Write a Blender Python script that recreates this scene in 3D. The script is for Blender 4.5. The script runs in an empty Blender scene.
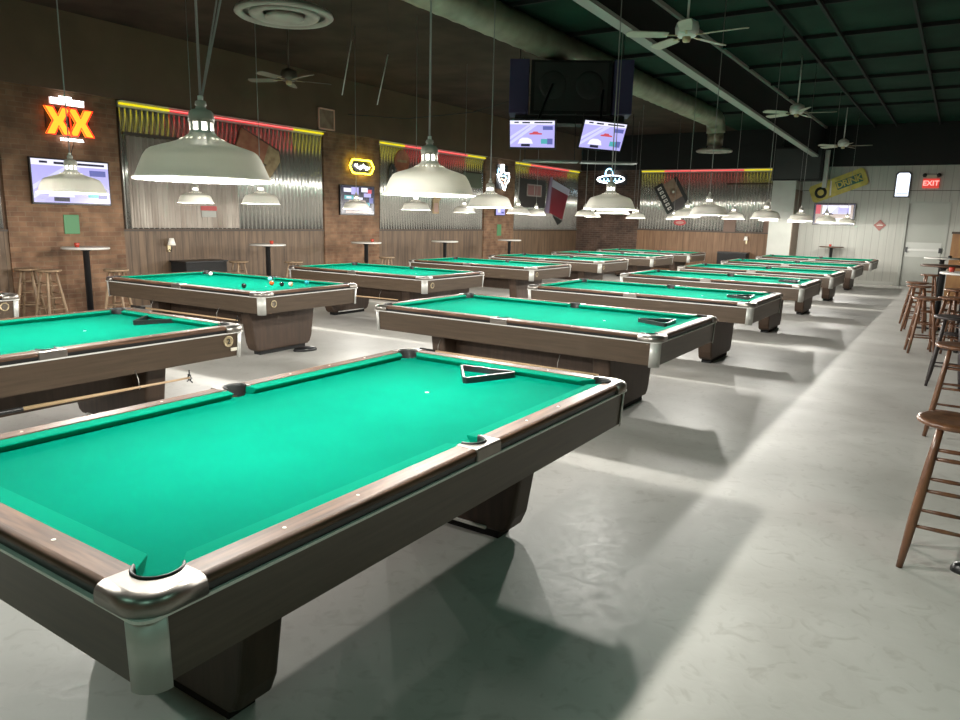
import bpy, bmesh, math, random
from mathutils import Vector, Matrix
S = bpy.context.scene
COL = S.collection
PI = math.pi
random.seed(7)

# ------------------------------------------------------------------ camera
cam_d = bpy.data.cameras.new('camera'); cam = bpy.data.objects.new('camera', cam_d); COL.objects.link(cam)
_r = Vector((0.832938, 0.552842, 0.024062)); _u = Vector((-0.127177, 0.14893, 0.980635)); _w = Vector((-0.538553, 0.819869, -0.194358))
cam.matrix_world = Matrix(((_r.x, _u.x, -_w.x, 0), (_r.y, _u.y, -_w.y, 0), (_r.z, _u.z, -_w.z, 1.6405), (0, 0, 0, 1)))
cam_d.sensor_width = 36; cam_d.lens = 715.38 / 960 * 36; cam_d.clip_start = 0.05; cam_d.clip_end = 100
S.camera = cam
# ------------------------------------------------------------------ world, exposure
wd = bpy.data.worlds.new('world'); S.world = wd; wd.use_nodes = True
wd.node_tree.nodes['Background'].inputs[0].default_value = (0.01, 0.01, 0.012, 1)
wd.node_tree.nodes['Background'].inputs[1].default_value = 1.0
S.view_settings.view_transform = 'Standard'; S.view_settings.look = 'None'; S.view_settings.gamma = 1.0
S.view_settings.use_curve_mapping = False
S.view_settings.exposure = 0.0
LAMP_W = 120.0
FILL_W = 22.0
LAMP_COL = (1.0, 0.97, 0.90)

# ------------------------------------------------------------------ materials
MATS = {}
def mat(name, color, rough=0.6, metal=0.0, emit=None, es=0.0, spec=None, coat=0.0):
    if name in MATS: return MATS[name]
    m = bpy.data.materials.new(name); m.use_nodes = True
    b = m.node_tree.nodes['Principled BSDF']
    b.inputs['Base Color'].default_value = (*color, 1); b.inputs['Roughness'].default_value = rough; b.inputs['Metallic'].default_value = metal
    if emit: b.inputs['Emission Color'].default_value = (*emit, 1); b.inputs['Emission Strength'].default_value = es
    if spec is not None: b.inputs['Specular IOR Level'].default_value = spec
    if coat: b.inputs['Coat Weight'].default_value = coat; b.inputs['Coat Roughness'].default_value = 0.12
    MATS[name] = m
    return m
def nt(m):
    t = m.node_tree; return t, t.nodes, t.links, t.nodes['Principled BSDF']
def noisy(m, c1, c2, scale, coord='Object', stretch=(1, 1, 1), detail=6, lo=0.3, hi=0.7, bump=0.0, rough=None, dist=0.0):
    """two-colour noise in object space, optional bump and roughness variation"""
    t, N, L, b = nt(m)
    tc = N.new('ShaderNodeTexCoord'); mp = N.new('ShaderNodeMapping'); mp.inputs['Scale'].default_value = stretch
    nz = N.new('ShaderNodeTexNoise'); nz.inputs['Scale'].default_value = scale; nz.inputs['Detail'].default_value = detail
    nz.inputs['Distortion'].default_value = dist
    cr = N.new('ShaderNodeValToRGB'); cr.color_ramp.elements[0].position = lo; cr.color_ramp.elements[1].position = hi
    cr.color_ramp.elements[0].color = (*c1, 1); cr.color_ramp.elements[1].color = (*c2, 1)
    L.new(tc.outputs[coord], mp.inputs[0]); L.new(mp.outputs[0], nz.inputs['Vector']); L.new(nz.outputs['Fac'], cr.inputs[0])
    L.new(cr.outputs[0], b.inputs['Base Color'])
    if bump:
        bp = N.new('ShaderNodeBump'); bp.inputs['Strength'].default_value = bump; bp.inputs['Distance'].default_value = 0.01
        L.new(nz.outputs['Fac'], bp.inputs['Height']); L.new(bp.outputs[0], b.inputs['Normal'])
    if rough:
        mr = N.new('ShaderNodeMapRange'); mr.inputs[3].default_value = rough[0]; mr.inputs[4].default_value = rough[1]
        L.new(nz.outputs['Fac'], mr.inputs[0]); L.new(mr.outputs[0], b.inputs['Roughness'])
    return m
cloth = noisy(mat('green_cloth', (0.0, 0.5, 0.27), 1.0, spec=0.02), (0.0, 0.146, 0.094), (0.0, 0.160, 0.103), 3.0, detail=8)
cushion_cloth = mat('cushion_cloth', (0.0, 0.19, 0.118), 1.0, spec=0.03)
rail_wood = noisy(mat('rail_walnut', (0.2, 0.1, 0.06), 0.48, spec=0.35), (0.060, 0.029, 0.016), (0.165, 0.085, 0.047), 14, stretch=(0.25, 3, 3), detail=10, lo=0.35, hi=0.7)
rail_wood_y = noisy(mat('rail_walnut_cross', (0.2, 0.1, 0.06), 0.48, spec=0.35), (0.060, 0.029, 0.016), (0.165, 0.085, 0.047), 14, stretch=(3, 0.25, 3), detail=10, lo=0.35, hi=0.7)
apron_mat = noisy(mat('apron_laminate', (0.06, 0.045, 0.035), 0.36), (0.060, 0.041, 0.026), (0.088, 0.060, 0.039), 10, stretch=(0.3, 0.3, 6), detail=8)
ped_mat = noisy(mat('pedestal_laminate', (0.05, 0.04, 0.03), 0.5), (0.046, 0.027, 0.017), (0.076, 0.045, 0.028), 9, stretch=(3, 3, 0.3), detail=8)
black_band = mat('black_band', (0.012, 0.012, 0.013), 0.35)
chrome = noisy(mat('brushed_casting', (0.3, 0.28, 0.26), 0.4, 0.9), (0.24, 0.22, 0.20), (0.34, 0.315, 0.285), 7, detail=6, rough=(0.28, 0.42))
alu = mat('brushed_aluminium', (0.60, 0.60, 0.57), 0.5, 0.45)
trim_mat = mat('light_trim', (0.75, 0.74, 0.70), 0.3, 0.0)
black_leather = mat('black_leather', (0.018, 0.018, 0.018), 0.5)
ivory = mat('ivory', (0.85, 0.8, 0.68), 0.4)
brass = mat('brass', (0.55, 0.45, 0.28), 0.35, 0.7)
black_plastic = mat('black_plastic', (0.012, 0.012, 0.013), 0.32)
black_matte = mat('black_matte', (0.012, 0.012, 0.012), 0.85)
enamel = mat('white_enamel', (0.80, 0.79, 0.75), 0.38)
grey_enamel = mat('grey_enamel', (0.50, 0.50, 0.47), 0.42)
def translucent(m, fac):
    t, N, L, b = nt(m)
    tr = N.new('ShaderNodeBsdfTranslucent'); tr.inputs['Color'].default_value = b.inputs['Base Color'].default_value
    mx = N.new('ShaderNodeMixShader'); mx.inputs[0].default_value = fac
    L.new(b.outputs[0], mx.inputs[1]); L.new(tr.outputs[0], mx.inputs[2]); L.new(mx.outputs[0], N['Material Output'].inputs['Surface'])
    return m
shade_mat = translucent(mat('shade_glaze', (0.72, 0.69, 0.62), 0.4), 0.07)
lining_mat = translucent(mat('shade_lining', (0.85, 0.84, 0.80), 0.5), 0.14)
steel = mat('worn_steel', (0.45, 0.43, 0.40), 0.4, 0.9)
bulb_mat = mat('lit_bulb', (1, 1, 1), 0.4, emit=(1, 0.95, 0.85), es=9)
cable_mat = mat('grey_cable', (0.28, 0.27, 0.26), 0.6)
dark_cable = mat('dark_cable', (0.03, 0.03, 0.03), 0.6)
stool_wood = noisy(mat('stool_wood', (0.16, 0.07, 0.035), 0.35, coat=0.2), (0.085, 0.034, 0.018), (0.21, 0.095, 0.045), 9, stretch=(3, 3, 0.5), detail=8)
stool_pale = noisy(mat('worn_stool_wood', (0.3, 0.2, 0.12), 0.5), (0.20, 0.13, 0.08), (0.36, 0.25, 0.15), 9, stretch=(3, 3, 0.5), detail=8)
maple = mat('maple', (0.62, 0.42, 0.24), 0.35)

def floor_material():
    m = mat('painted_concrete', (0.5, 0.5, 0.48), 0.4)
    t, N, L, b = nt(m)
    tc = N.new('ShaderNodeTexCoord')
    n1 = N.new('ShaderNodeTexNoise'); n1.inputs['Scale'].default_value = 1.1; n1.inputs['Detail'].default_value = 9; n1.inputs['Distortion'].default_value = 0.8
    n2 = N.new('ShaderNodeTexNoise'); n2.inputs['Scale'].default_value = 9; n2.inputs['Detail'].default_value = 8; n2.inputs['Distortion'].default_value = 1.5
    cr = N.new('ShaderNodeValToRGB'); cr.color_ramp.elements[0].position = 0.3; cr.color_ramp.elements[1].position = 0.66
    cr.color_ramp.elements[0].color = (0.45, 0.435, 0.40, 1); cr.color_ramp.elements[1].color = (0.585, 0.57, 0.535, 1)
    c2 = N.new('ShaderNodeValToRGB'); c2.color_ramp.elements[0].position = 0.30; c2.color_ramp.elements[1].position = 0.45
    c2.color_ramp.elements[0].color = (0.80, 0.79, 0.77, 1); c2.color_ramp.elements[1].color = (1, 1, 1, 1)
    mx = N.new('ShaderNodeMixRGB'); mx.blend_type = 'MULTIPLY'; mx.inputs[0].default_value = 0.75
    for n in (n1, n2): L.new(tc.outputs['Object'], n.inputs['Vector'])
    L.new(n1.outputs['Fac'], cr.inputs[0]); L.new(n2.outputs['Fac'], c2.inputs[0])
    L.new(cr.outputs[0], mx.inputs[1]); L.new(c2.outputs[0], mx.inputs[2]); L.new(mx.outputs[0], b.inputs['Base Color'])
    mr = N.new('ShaderNodeMapRange'); mr.inputs[3].default_value = 0.32; mr.inputs[4].default_value = 0.6
    L.new(n2.outputs['Fac'], mr.inputs[0]); L.new(mr.outputs[0], b.inputs['Roughness'])
    bp = N.new('ShaderNodeBump'); bp.inputs['Strength'].default_value = 0.12; bp.inputs['Distance'].default_value = 0.01
    L.new(n2.outputs['Fac'], bp.inputs['Height']); L.new(bp.outputs[0], b.inputs['Normal'])
    return m
floor_mat = floor_material()

def brick_material(name, c1, c2, mortar, axis):
    m = mat(name, c1, 0.85)
    t, N, L, b = nt(m)
    tc = N.new('ShaderNodeTexCoord'); sx = N.new('ShaderNodeSeparateXYZ'); cb = N.new('ShaderNodeCombineXYZ')
    L.new(tc.outputs['Object'], sx.inputs[0]); L.new(sx.outputs[axis], cb.inputs[0]); L.new(sx.outputs[2], cb.inputs[1])
    br = N.new('ShaderNodeTexBrick'); br.inputs['Scale'].default_value = 1.0
    br.inputs['Brick Width'].default_value = 0.21; br.inputs['Row Height'].default_value = 0.075; br.inputs['Mortar Size'].default_value = 0.006
    br.inputs['Color1'].default_value = (*c1, 1); br.inputs['Color2'].default_value = (*c2, 1); br.inputs['Mortar'].default_value = (*mortar, 1)
    br.inputs['Bias'].default_value = -0.1
    nz = N.new('ShaderNodeTexNoise'); nz.inputs['Scale'].default_value = 3.5; nz.inputs['Detail'].default_value = 8
    L.new(tc.outputs['Object'], nz.inputs['Vector'])
    cr = N.new('ShaderNodeValToRGB'); cr.color_ramp.elements[0].position = 0.3; cr.color_ramp.elements[1].position = 0.75
    cr.color_ramp.elements[0].color = (0.55, 0.55, 0.55, 1); cr.color_ramp.elements[1].color = (1.3, 1.3, 1.3, 1)
    mx = N.new('ShaderNodeMixRGB'); mx.blend_type = 'MULTIPLY'; mx.inputs[0].default_value = 1
    L.new(cb.outputs[0], br.inputs['Vector']); L.new(nz.outputs['Fac'], cr.inputs[0])
    L.new(br.outputs['Color'], mx.inputs[1]); L.new(cr.outputs[0], mx.inputs[2]); L.new(mx.outputs[0], b.inputs['Base Color'])
    bp = N.new('ShaderNodeBump'); bp.inputs['Strength'].default_value = 0.6; bp.inputs['Distance'].default_value = 0.01; bp.invert = True
    L.new(br.outputs['Fac'], bp.inputs['Height']); L.new(bp.outputs[0], b.inputs['Normal'])
    return m
brick_y = brick_material('brick_left', (0.175, 0.090, 0.050), (0.25, 0.14, 0.078), (0.22, 0.145, 0.09), 1)
brick_x = brick_material('brick_back', (0.075, 0.042, 0.028), (0.105, 0.064, 0.045), (0.12, 0.095, 0.078), 0)
def board_material(name, c1, c2, axis, w, groove=0.35, rough=0.6):
    """vertical boards: noise grain plus a dark joint every w metres"""
    m = mat(name, c1, rough)
    st = (3, 3, 0.25)
    noisy(m, c1, c2, 5, stretch=st, detail=9)
    t, N, L, b = nt(m)
    ramp = [n for n in N if n.type == 'VALTORGB'][0]
    tc = [n for n in N if n.type == 'TEX_COORD'][0]
    sx = N.new('ShaderNodeSeparateXYZ'); L.new(tc.outputs['Object'], sx.inputs[0])
    dv = N.new('ShaderNodeMath'); dv.operation = 'DIVIDE'; dv.inputs[1].default_value = w; L.new(sx.outputs[axis], dv.inputs[0])
    fr = N.new('ShaderNodeMath'); fr.operation = 'FRACT'; L.new(dv.outputs[0], fr.inputs[0])
    pp = N.new('ShaderNodeMath'); pp.operation = 'PINGPONG'; pp.inputs[1].default_value = 0.5; L.new(fr.outputs[0], pp.inputs[0])
    mr = N.new('ShaderNodeMapRange'); mr.inputs[1].default_value = 0.0; mr.inputs[2].default_value = 0.008 / w; mr.inputs[3].default_value = groove; mr.inputs[4].default_value = 1
    L.new(pp.outputs[0], mr.inputs[0])
    mx = N.new('ShaderNodeMixRGB'); mx.blend_type = 'MULTIPLY'; mx.inputs[0].default_value = 1
    L.new(ramp.outputs[0], mx.inputs[1]); L.new(mr.outputs[0], mx.inputs[2]); L.new(mx.outputs[0], b.inputs['Base Color'])
    bp = N.new('ShaderNodeBump'); bp.inputs['Strength'].default_value = 0.5; bp.inputs['Distance'].default_value = 0.008
    L.new(mr.outputs[0], bp.inputs['Height']); L.new(bp.outputs[0], b.inputs['Normal'])
    return m
wains_y = board_material('stained_wainscot_left', (0.075, 0.046, 0.026), (0.175, 0.112, 0.066), 1, 0.14)
wains_x = board_material('stained_wainscot_back', (0.13, 0.068, 0.032), (0.22, 0.12, 0.06), 0, 0.2)
white_boards = board_material('painted_panelling', (0.37, 0.37, 0.33), (0.43, 0.425, 0.38), 0, 0.2, groove=0.55, rough=0.5)
white_plain = noisy(mat('cream_paint', (0.55, 0.54, 0.49), 0.5), (0.33, 0.33, 0.30), (0.40, 0.40, 0.365), 2)
door_paint = mat('grey_door_paint', (0.36, 0.37, 0.33), 0.45)
corr = noisy(mat('galvanised_sheet', (0.5, 0.5, 0.5), 0.24, 0.78), (0.62, 0.61, 0.57), (0.80, 0.79, 0.74), 1.0, stretch=(1, 1, 0.4), detail=3)
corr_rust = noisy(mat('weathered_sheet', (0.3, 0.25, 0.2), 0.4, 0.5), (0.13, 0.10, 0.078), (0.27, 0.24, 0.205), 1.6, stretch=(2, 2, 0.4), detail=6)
upper_paint = noisy(mat('dark_upper_wall', (0.05, 0.04, 0.035), 0.8), (0.125, 0.075, 0.047), (0.165, 0.098, 0.060), 1.5)
insulation = noisy(mat('dark_insulation', (0.06, 0.075, 0.065), 0.8, spec=0.15), (0.007, 0.026, 0.016), (0.014, 0.046, 0.029), 1.4, detail=9, bump=0.5)
insulation_brown = noisy(mat('brown_insulation', (0.06, 0.045, 0.035), 0.8, spec=0.15), (0.040, 0.027, 0.020), (0.080, 0.052, 0.038), 1.4, detail=9, bump=0.5)
duct_mat = noisy(mat('galvanised_duct', (0.34, 0.33, 0.24), 0.45, 0.5), (0.24, 0.23, 0.17), (0.40, 0.38, 0.28), 3)
beam_grey = mat('beam_grey', (0.38, 0.37, 0.34), 0.6)
trim_dark = mat('dark_trim', (0.05, 0.035, 0.025), 0.6)
red_tube = mat('red_tube', (0.3, 0, 0), 0.5, emit=(1.0, 0.0, 0.02), es=0.9)
red_core = mat('red_tube_core', (0.5, 0, 0), 0.5, emit=(1.0, 0.22, 0.20), es=1.4)
yellow_tube = mat('yellow_tube', (0.3, 0.25, 0), 0.5, emit=(1.0, 0.86, 0.01), es=0.85)
white_tube = mat('white_tube', (1, 1, 1), 0.5, emit=(0.92, 0.97, 1.0), es=7)
blue_tube = mat('blue_tube', (0.3, 0.6, 1), 0.5, emit=(0.35, 0.75, 1.0), es=5)
orange_face = mat('orange_lit_face', (1, 0.4, 0), 0.5, emit=(1.0, 0.28, 0.02), es=2.2)
red_outline = mat('red_lit_outline', (0.8, 0.02, 0), 0.5, emit=(1.0, 0.03, 0.01), es=2.5)
sign_red = mat('sign_red', (0.35, 0.03, 0.03), 0.5)
sign_rust = noisy(mat('rusty_sign_red', (0.3, 0.1, 0.05), 0.6), (0.30, 0.09, 0.045), (0.42, 0.17, 0.09), 8)
sign_tan = noisy(mat('weathered_tan', (0.4, 0.28, 0.14), 0.6), (0.24, 0.15, 0.07), (0.46, 0.34, 0.18), 7)
sign_yellow = noisy(mat('faded_yellow', (0.55, 0.45, 0.06), 0.5), (0.40, 0.31, 0.04), (0.60, 0.50, 0.09), 6)
sign_black = mat('sign_black', (0.02, 0.022, 0.02), 0.5)
sign_green = mat('sign_green', (0.02, 0.10, 0.06), 0.5)
sign_white = mat('sign_white', (0.65, 0.63, 0.58), 0.5)
sign_brown = noisy(mat('brown_poster', (0.25, 0.15, 0.1), 0.6), (0.20, 0.11, 0.07), (0.36, 0.25, 0.18), 5)
green_plate = mat('green_plate', (0.06, 0.20, 0.08), 0.5)
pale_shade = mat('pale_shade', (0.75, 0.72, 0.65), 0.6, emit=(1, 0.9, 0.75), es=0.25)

# ------------------------------------------------------------------ mesh builder
class MB:
    def __init__(s): s.v = []; s.f = []; s.m = []; s.mats = []; s.sm = []
    def mi(s, m):
        if m not in s.mats: s.mats.append(m)
        return s.mats.index(m)
    def add(s, vs, fs, m, smooth=False, M=None):
        o = len(s.v)
        s.v += [tuple(M @ Vector(v)) if M else tuple(v) for v in vs]
        k = s.mi(m)
        for f in fs: s.f.append([i + o for i in f]); s.m.append(k); s.sm.append(smooth)
        return s
    def box(s, a, b, m, M=None):
        x0, y0, z0 = a; x1, y1, z1 = b
        vs = [(x0, y0, z0), (x1, y0, z0), (x1, y1, z0), (x0, y1, z0), (x0, y0, z1), (x1, y0, z1), (x1, y1, z1), (x0, y1, z1)]
        return s.add(vs, [(0, 3, 2, 1), (4, 5, 6, 7), (0, 1, 5, 4), (1, 2, 6, 5), (2, 3, 7, 6), (3, 0, 4, 7)], m, M=M)
    def prism(s, poly, z0, z1, m, M=None, smooth=False):
        n = len(poly)
        vs = [(x, y, z0) for x, y in poly] + [(x, y, z1) for x, y in poly]
        s.add(vs, [tuple(reversed(range(n))), tuple(range(n, 2 * n))], m, M=M)
        s.add(vs, [(i, (i + 1) % n, n + (i + 1) % n, n + i) for i in range(n)], m, smooth, M=M)
        return s
    def lathe(s, prof, m, n=24, M=None, smooth=True, a0=0, a1=2 * PI, caps=False):
        full = abs(a1 - a0 - 2 * PI) < 1e-6; k = n if full else n + 1
        vs = []
        for r, z in prof:
            for i in range(k):
                a = a0 + (a1 - a0) * i / n
                vs.append((r * math.cos(a), r * math.sin(a), z))
        fs = []
        for j in range(len(prof) - 1):
            for i in range(n):
                i2 = (i + 1) % k if full else i + 1
                fs.append((j * k + i, j * k + i2, (j + 1) * k + i2, (j + 1) * k + i))
        s.add(vs, fs, m, smooth, M=M)
        if caps:
            if prof[0][0] > 1e-5: s.add([vs[i] for i in range(k)], [tuple(reversed(range(k)))], m, M=M)
            if prof[-1][0] > 1e-5: s.add([vs[(len(prof) - 1) * k + i] for i in range(k)], [tuple(range(k))], m, M=M)
        return s
    def tube(s, pts, r, m, n=8, closed=False, radii=None):
        P = [Vector(p) for p in pts]; N = len(P); vs = []
        up = Vector((0, 0, 1))
        t0 = (P[1] - P[0]).normalized()
        if abs(t0.dot(up)) > 0.95: up = Vector((1, 0, 0))
        x = t0.cross(up).normalized()
        for i in range(N):
            if closed: t = (P[(i + 1) % N] - P[i - 1]).normalized()
            else: t = (P[min(i + 1, N - 1)] - P[max(i - 1, 0)]).normalized()
            x = (x - t * x.dot(t)).normalized(); y = t.cross(x)
            rr = radii[i] if radii else r
            for k in range(n):
                a = 2 * PI * k / n
                vs.append(P[i] + (x * math.cos(a) + y * math.sin(a)) * rr)
        fs = []
        for i in range(N if closed else N - 1):
            j = (i + 1) % N
            for k in range(n):
                fs.append((i * n + k, i * n + (k + 1) % n, j * n + (k + 1) % n, j * n + k))
        s.add(vs, fs, m, True)
        if not closed:
            s.add(vs[:n], [tuple(reversed(range(n)))], m); s.add(vs[-n:], [tuple(range(n))], m)
        return s
    def ball(s, c, r, m, n=16, k=10, sc=(1, 1, 1)):
        prof = [(max(1e-4, r * math.sin(PI * i / k)), -r * math.cos(PI * i / k)) for i in range(k + 1)]
        M = Matrix.Translation(c) @ Matrix.Diagonal((*sc, 1))
        return s.lathe(prof, m, n, M=M)
    def build(s, name, parent=None, loc=None, bevel=0.0, segs=2):
        me = bpy.data.meshes.new(name)
        me.from_pydata(s.v, [], s.f)
        for m in s.mats: me.materials.append(m)
        me.polygons.foreach_set('material_index', s.m); me.polygons.foreach_set('use_smooth', s.sm)
        me.update()
        bm = bmesh.new(); bm.from_mesh(me)
        if not s.__dict__.get('split'): bmesh.ops.remove_doubles(bm, verts=bm.verts, dist=1e-5)
        if not s.__dict__.get('open'): bmesh.ops.recalc_face_normals(bm, faces=bm.faces)
        bm.to_mesh(me); bm.free()
        o = bpy.data.objects.new(name, me); COL.objects.link(o)
        if parent: o.parent = parent
        if loc: o.location = loc
        if bevel:
            md = o.modifiers.new('bevel', 'BEVEL'); md.width = bevel; md.segments = segs; md.limit_method = 'ANGLE'; md.angle_limit = math.radians(40)
            md.harden_normals = False
        return o
def T(x, y, z): return Matrix.Translation((x, y, z))
def RZ(a): return Matrix.Rotation(a, 4, 'Z')
def RX(a): return Matrix.Rotation(a, 4, 'X')
def RY(a): return Matrix.Rotation(a, 4, 'Y')

def tag(o, label, cat, group=None):
    o['label'] = label; o['category'] = cat
    if group: o['group'] = group
    return o
def thing(name, label, cat, loc=(0, 0, 0), rz=0, group=None):
    o = bpy.data.objects.new(name, None); o.empty_display_size = 0.2; COL.objects.link(o)
    o.location = loc; o.rotation_euler = (0, 0, rz)
    return tag(o, label, cat, group)
def dup(root, loc, rz, label, group=None):
    r = root.copy(); COL.objects.link(r); r.location = loc; r.rotation_euler = (0, 0, rz); r['label'] = label
    if group: r['group'] = group
    for ch in list(root.children):
        c = ch.copy(); COL.objects.link(c); c.parent = r
        for g in list(ch.children):
            d = g.copy(); COL.objects.link(d); d.parent = c
    return r
def struct(name, mb, bevel=0.0):
    o = mb.build(name, bevel=bevel); o['kind'] = 'structure'; return o
FONT = bpy.data.fonts.get('Bfont') or None
def text_into(mb, txt, m, size, M, depth=0.004, bold=0.0, shear=0.0, spacing=1.0):
    """lettering centred on the local origin of M, in the local xy plane"""
    cu = bpy.data.curves.new('lettering', 'FONT'); cu.body = txt; cu.size = size; cu.extrude = depth; cu.align_x = 'CENTER'; cu.align_y = 'CENTER'
    cu.offset = bold; cu.shear = shear; cu.space_character = spacing; cu.resolution_u = 3
    ob = bpy.data.objects.new('lettering', cu); COL.objects.link(ob)
    dg = bpy.context.evaluated_depsgraph_get(); dg.update()
    me = ob.evaluated_get(dg).to_mesh()
    mb.add([v.co.copy() for v in me.vertices], [tuple(p.vertices) for p in me.polygons], m, M=M)
    ob.evaluated_get(dg).to_mesh_clear()
    bpy.data.objects.remove(ob); bpy.data.curves.remove(cu)
    mb.open = True
# planes of the two sign walls: local x runs along the wall to the viewer's right, local y up, local z out of the wall
def LW(y, z, out=0.0, rot=0.0):   # left wall, faces +x ; viewer's right = +y
    B = Matrix(((0, 0, 1, WX + out), (1, 0, 0, y), (0, 1, 0, z), (0, 0, 0, 1)))
    return B @ RZ(rot)
def BW(x, z, out=0.0, rot=0.0):   # back wall, faces -y ; viewer's right = +x
    B = Matrix(((1, 0, 0, x), (0, 0, -1, WY - out), (0, 1, 0, z), (0, 0, 0, 1)))
    return B @ RZ(rot)
WX, WY = -11.8, 24.2
CEIL = 4.55

# ================================================================== THE ROOM
struct('floor', MB().box((-12.1, -3.6, -0.1), (4.2, 24.5, 0), floor_mat))
struct('ceiling', MB().box((-6.3, -3.6, CEIL), (4.2, 24.5, CEIL + 0.1), insulation).box((-12.1, -3.6, CEIL), (-6.3, 24.5, CEIL + 0.1), insulation_brown))
struct('wall_near', MB().box((-12.1, -3.6, 0), (4.2, -3.5, CEIL), upper_paint))
struct('wall_right', MB().box((4.1, -3.6, 0), (4.2, 24.5, CEIL), upper_paint))
struct('wall_left', MB().box((WX - 0.2, -3.6, 0), (WX, 24.5, 3.4), upper_paint))
struct('wall_left_upper', MB().box((WX - 0.2, -3.6, 3.4), (WX + 0.12, 24.5, CEIL), upper_paint))
wb = MB().box((WX, WY, 0), (-4.9, WY + 0.2, 3.4), upper_paint)
struct('wall_back_upper', MB().box((WX + 0.12, WY - 0.12, 3.4), (4.1, WY + 0.2, CEIL), black_matte))
wb.box((-4.9, WY, 0), (-1.41, WY + 0.2, 3.4), white_boards).box((-0.33, WY, 0), (4.1, WY + 0.2, 3.4), white_boards).box((-1.41, WY, 2.4), (-0.33, WY + 0.2, 3.4), white_boards)
struct('wall_back', wb)
struct('baseboard_back', MB().box((-4.4, WY - 0.015, 0), (-1.5, WY, 0.09), mat('baseboard_paint', (0.45, 0.45, 0.41), 0.5)))
struct('trim_1', MB().box((-4.5, WY - 0.012, 2.70), (-0.0, WY + 0.0, 2.715), trim_dark))
# white pilaster at the left of the panelled wall
pil = MB().box((-4.89, 23.15, 0), (-4.24, WY, 2.95), white_plain).box((-4.24, 23.17, 0), (-4.22, WY, 2.70), mat('shaded_side', (0.16, 0.115, 0.08), 0.6))  # thin brown board paints the shade on the pilaster's side face
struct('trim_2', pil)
# brick piers on the left wall
piers = [(5.1, 6.88), (11.5, 13.3), (17.9, 19.58)]
for i, (a, b) in enumerate(piers):
    struct('trim_%d' % (3 + i), MB().box((WX, a, 0), (WX + 0.06, b, 3.4), brick_y))
struct('trim_6', MB().box((WX, WY - 0.06, 0), (-9.45, WY, 3.4), brick_x))
# wainscot on the left and back
bays = [(0.5, 5.1), (6.88, 11.5), (13.3, 17.9), (19.58, WY - 0.06)]
for i, (a, b) in enumerate(bays):
    struct('trim_%d' % (7 + i), MB().box((WX, a, 0), (WX + 0.03, b, 1.30), wains_y).box((WX, a, 1.28), (WX + 0.05, b, 1.31), trim_dark))
struct('trim_11', MB().box((-9.45, WY - 0.03, 0), (-5.05, WY, 1.38), wains_x).box((-9.45, WY - 0.05, 1.37), (-5.05, WY, 1.41), trim_dark))
# ceiling purlins and hanging girder
k = 12
for y in (5.3, 7.15, 9.0, 10.85, 12.7, 14.55, 16.4, 18.25, 20.1):
    struct('trim_%d' % k, MB().box((-6.3, y - 0.02, CEIL - 0.06), (4.1, y + 0.02, CEIL), black_matte)); k += 1
for x in (-2.45, -1.9, -0.87, 0.6):
    struct('trim_%d' % k, MB().box((x - 0.02, 2.0, CEIL - 0.10), (x + 0.02, 24.0, CEIL - 0.05), black_matte)); k += 1
g = MB(); yy0, yy1 = 3.0, 24.0
def gz(y): return 4.08 - (y - 6.5) * 0.0255
X0 = -3.8
vs = [(X0 - 0.05, yy0, gz(yy0)), (X0 + 0.05, yy0, gz(yy0)), (X0 + 0.05, yy1, gz(yy1)), (X0 - 0.05, yy1, gz(yy1)), (X0 - 0.05, yy0, CEIL), (X0 + 0.05, yy0, CEIL), (X0 + 0.05, yy1, CEIL), (X0 - 0.05, yy1, CEIL)]
BF = [(0, 3, 2, 1), (4, 5, 6, 7), (0, 1, 5, 4), (1, 2, 6, 5), (2, 3, 7, 6), (3, 0, 4, 7)]
g.add(vs, BF, black_matte)
vs = [(X0 - 0.07, yy0, gz(yy0) - 0.05), (X0 + 0.09, yy0, gz(yy0) - 0.05), (X0 + 0.09, yy1, gz(yy1) - 0.05), (X0 - 0.07, yy1, gz(yy1) - 0.05)] + [(X0 - 0.07, yy0, gz(yy0)), (X0 + 0.09, yy0, gz(yy0)), (X0 + 0.09, yy1, gz(yy1)), (X0 - 0.07, yy1, gz(yy1))]
g.add(vs, BF, beam_grey)
g.box((X0 + 0.05, 4.0, CEIL - 0.07), (X0 + 0.10, 24.0, CEIL - 0.02), beam_grey)
struct('trim_%d' % k, g); k += 1
# exit door with its frame
dr = MB().box((-1.35, WY + 0.05, 0.01), (-0.39, WY + 0.10, 2.34), door_paint)
d1 = struct('door_1', dr)
fr = MB()
fr.box((-1.41, WY - 0.02, 0), (-1.35, WY + 0.15, 2.40), door_paint).box((-0.39, WY - 0.02, 0), (-0.33, WY + 0.15, 2.40), door_paint).box((-1.35, WY - 0.02, 2.34), (-0.39, WY + 0.15, 2.40), door_paint)
fr.build('door_frame', d1)
pb = MB().box((-1.28, WY - 0.03, 1.02), (-0.46, WY + 0.0, 1.08), alu).box((-1.31, WY - 0.04, 0.98), (-1.25, WY + 0.05, 1.12), black_plastic).box((-0.49, WY - 0.04, 0.98), (-0.42, WY + 0.05, 1.12), black_plastic)
pb.build('push_bar', d1)
MB().box((-1.30, WY + 0.035, 0.85), (-0.44, WY + 0.05, 1.26), mat('door_plate', (0.5, 0.51, 0.47), 0.4)).build('door_plate', d1)

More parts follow.
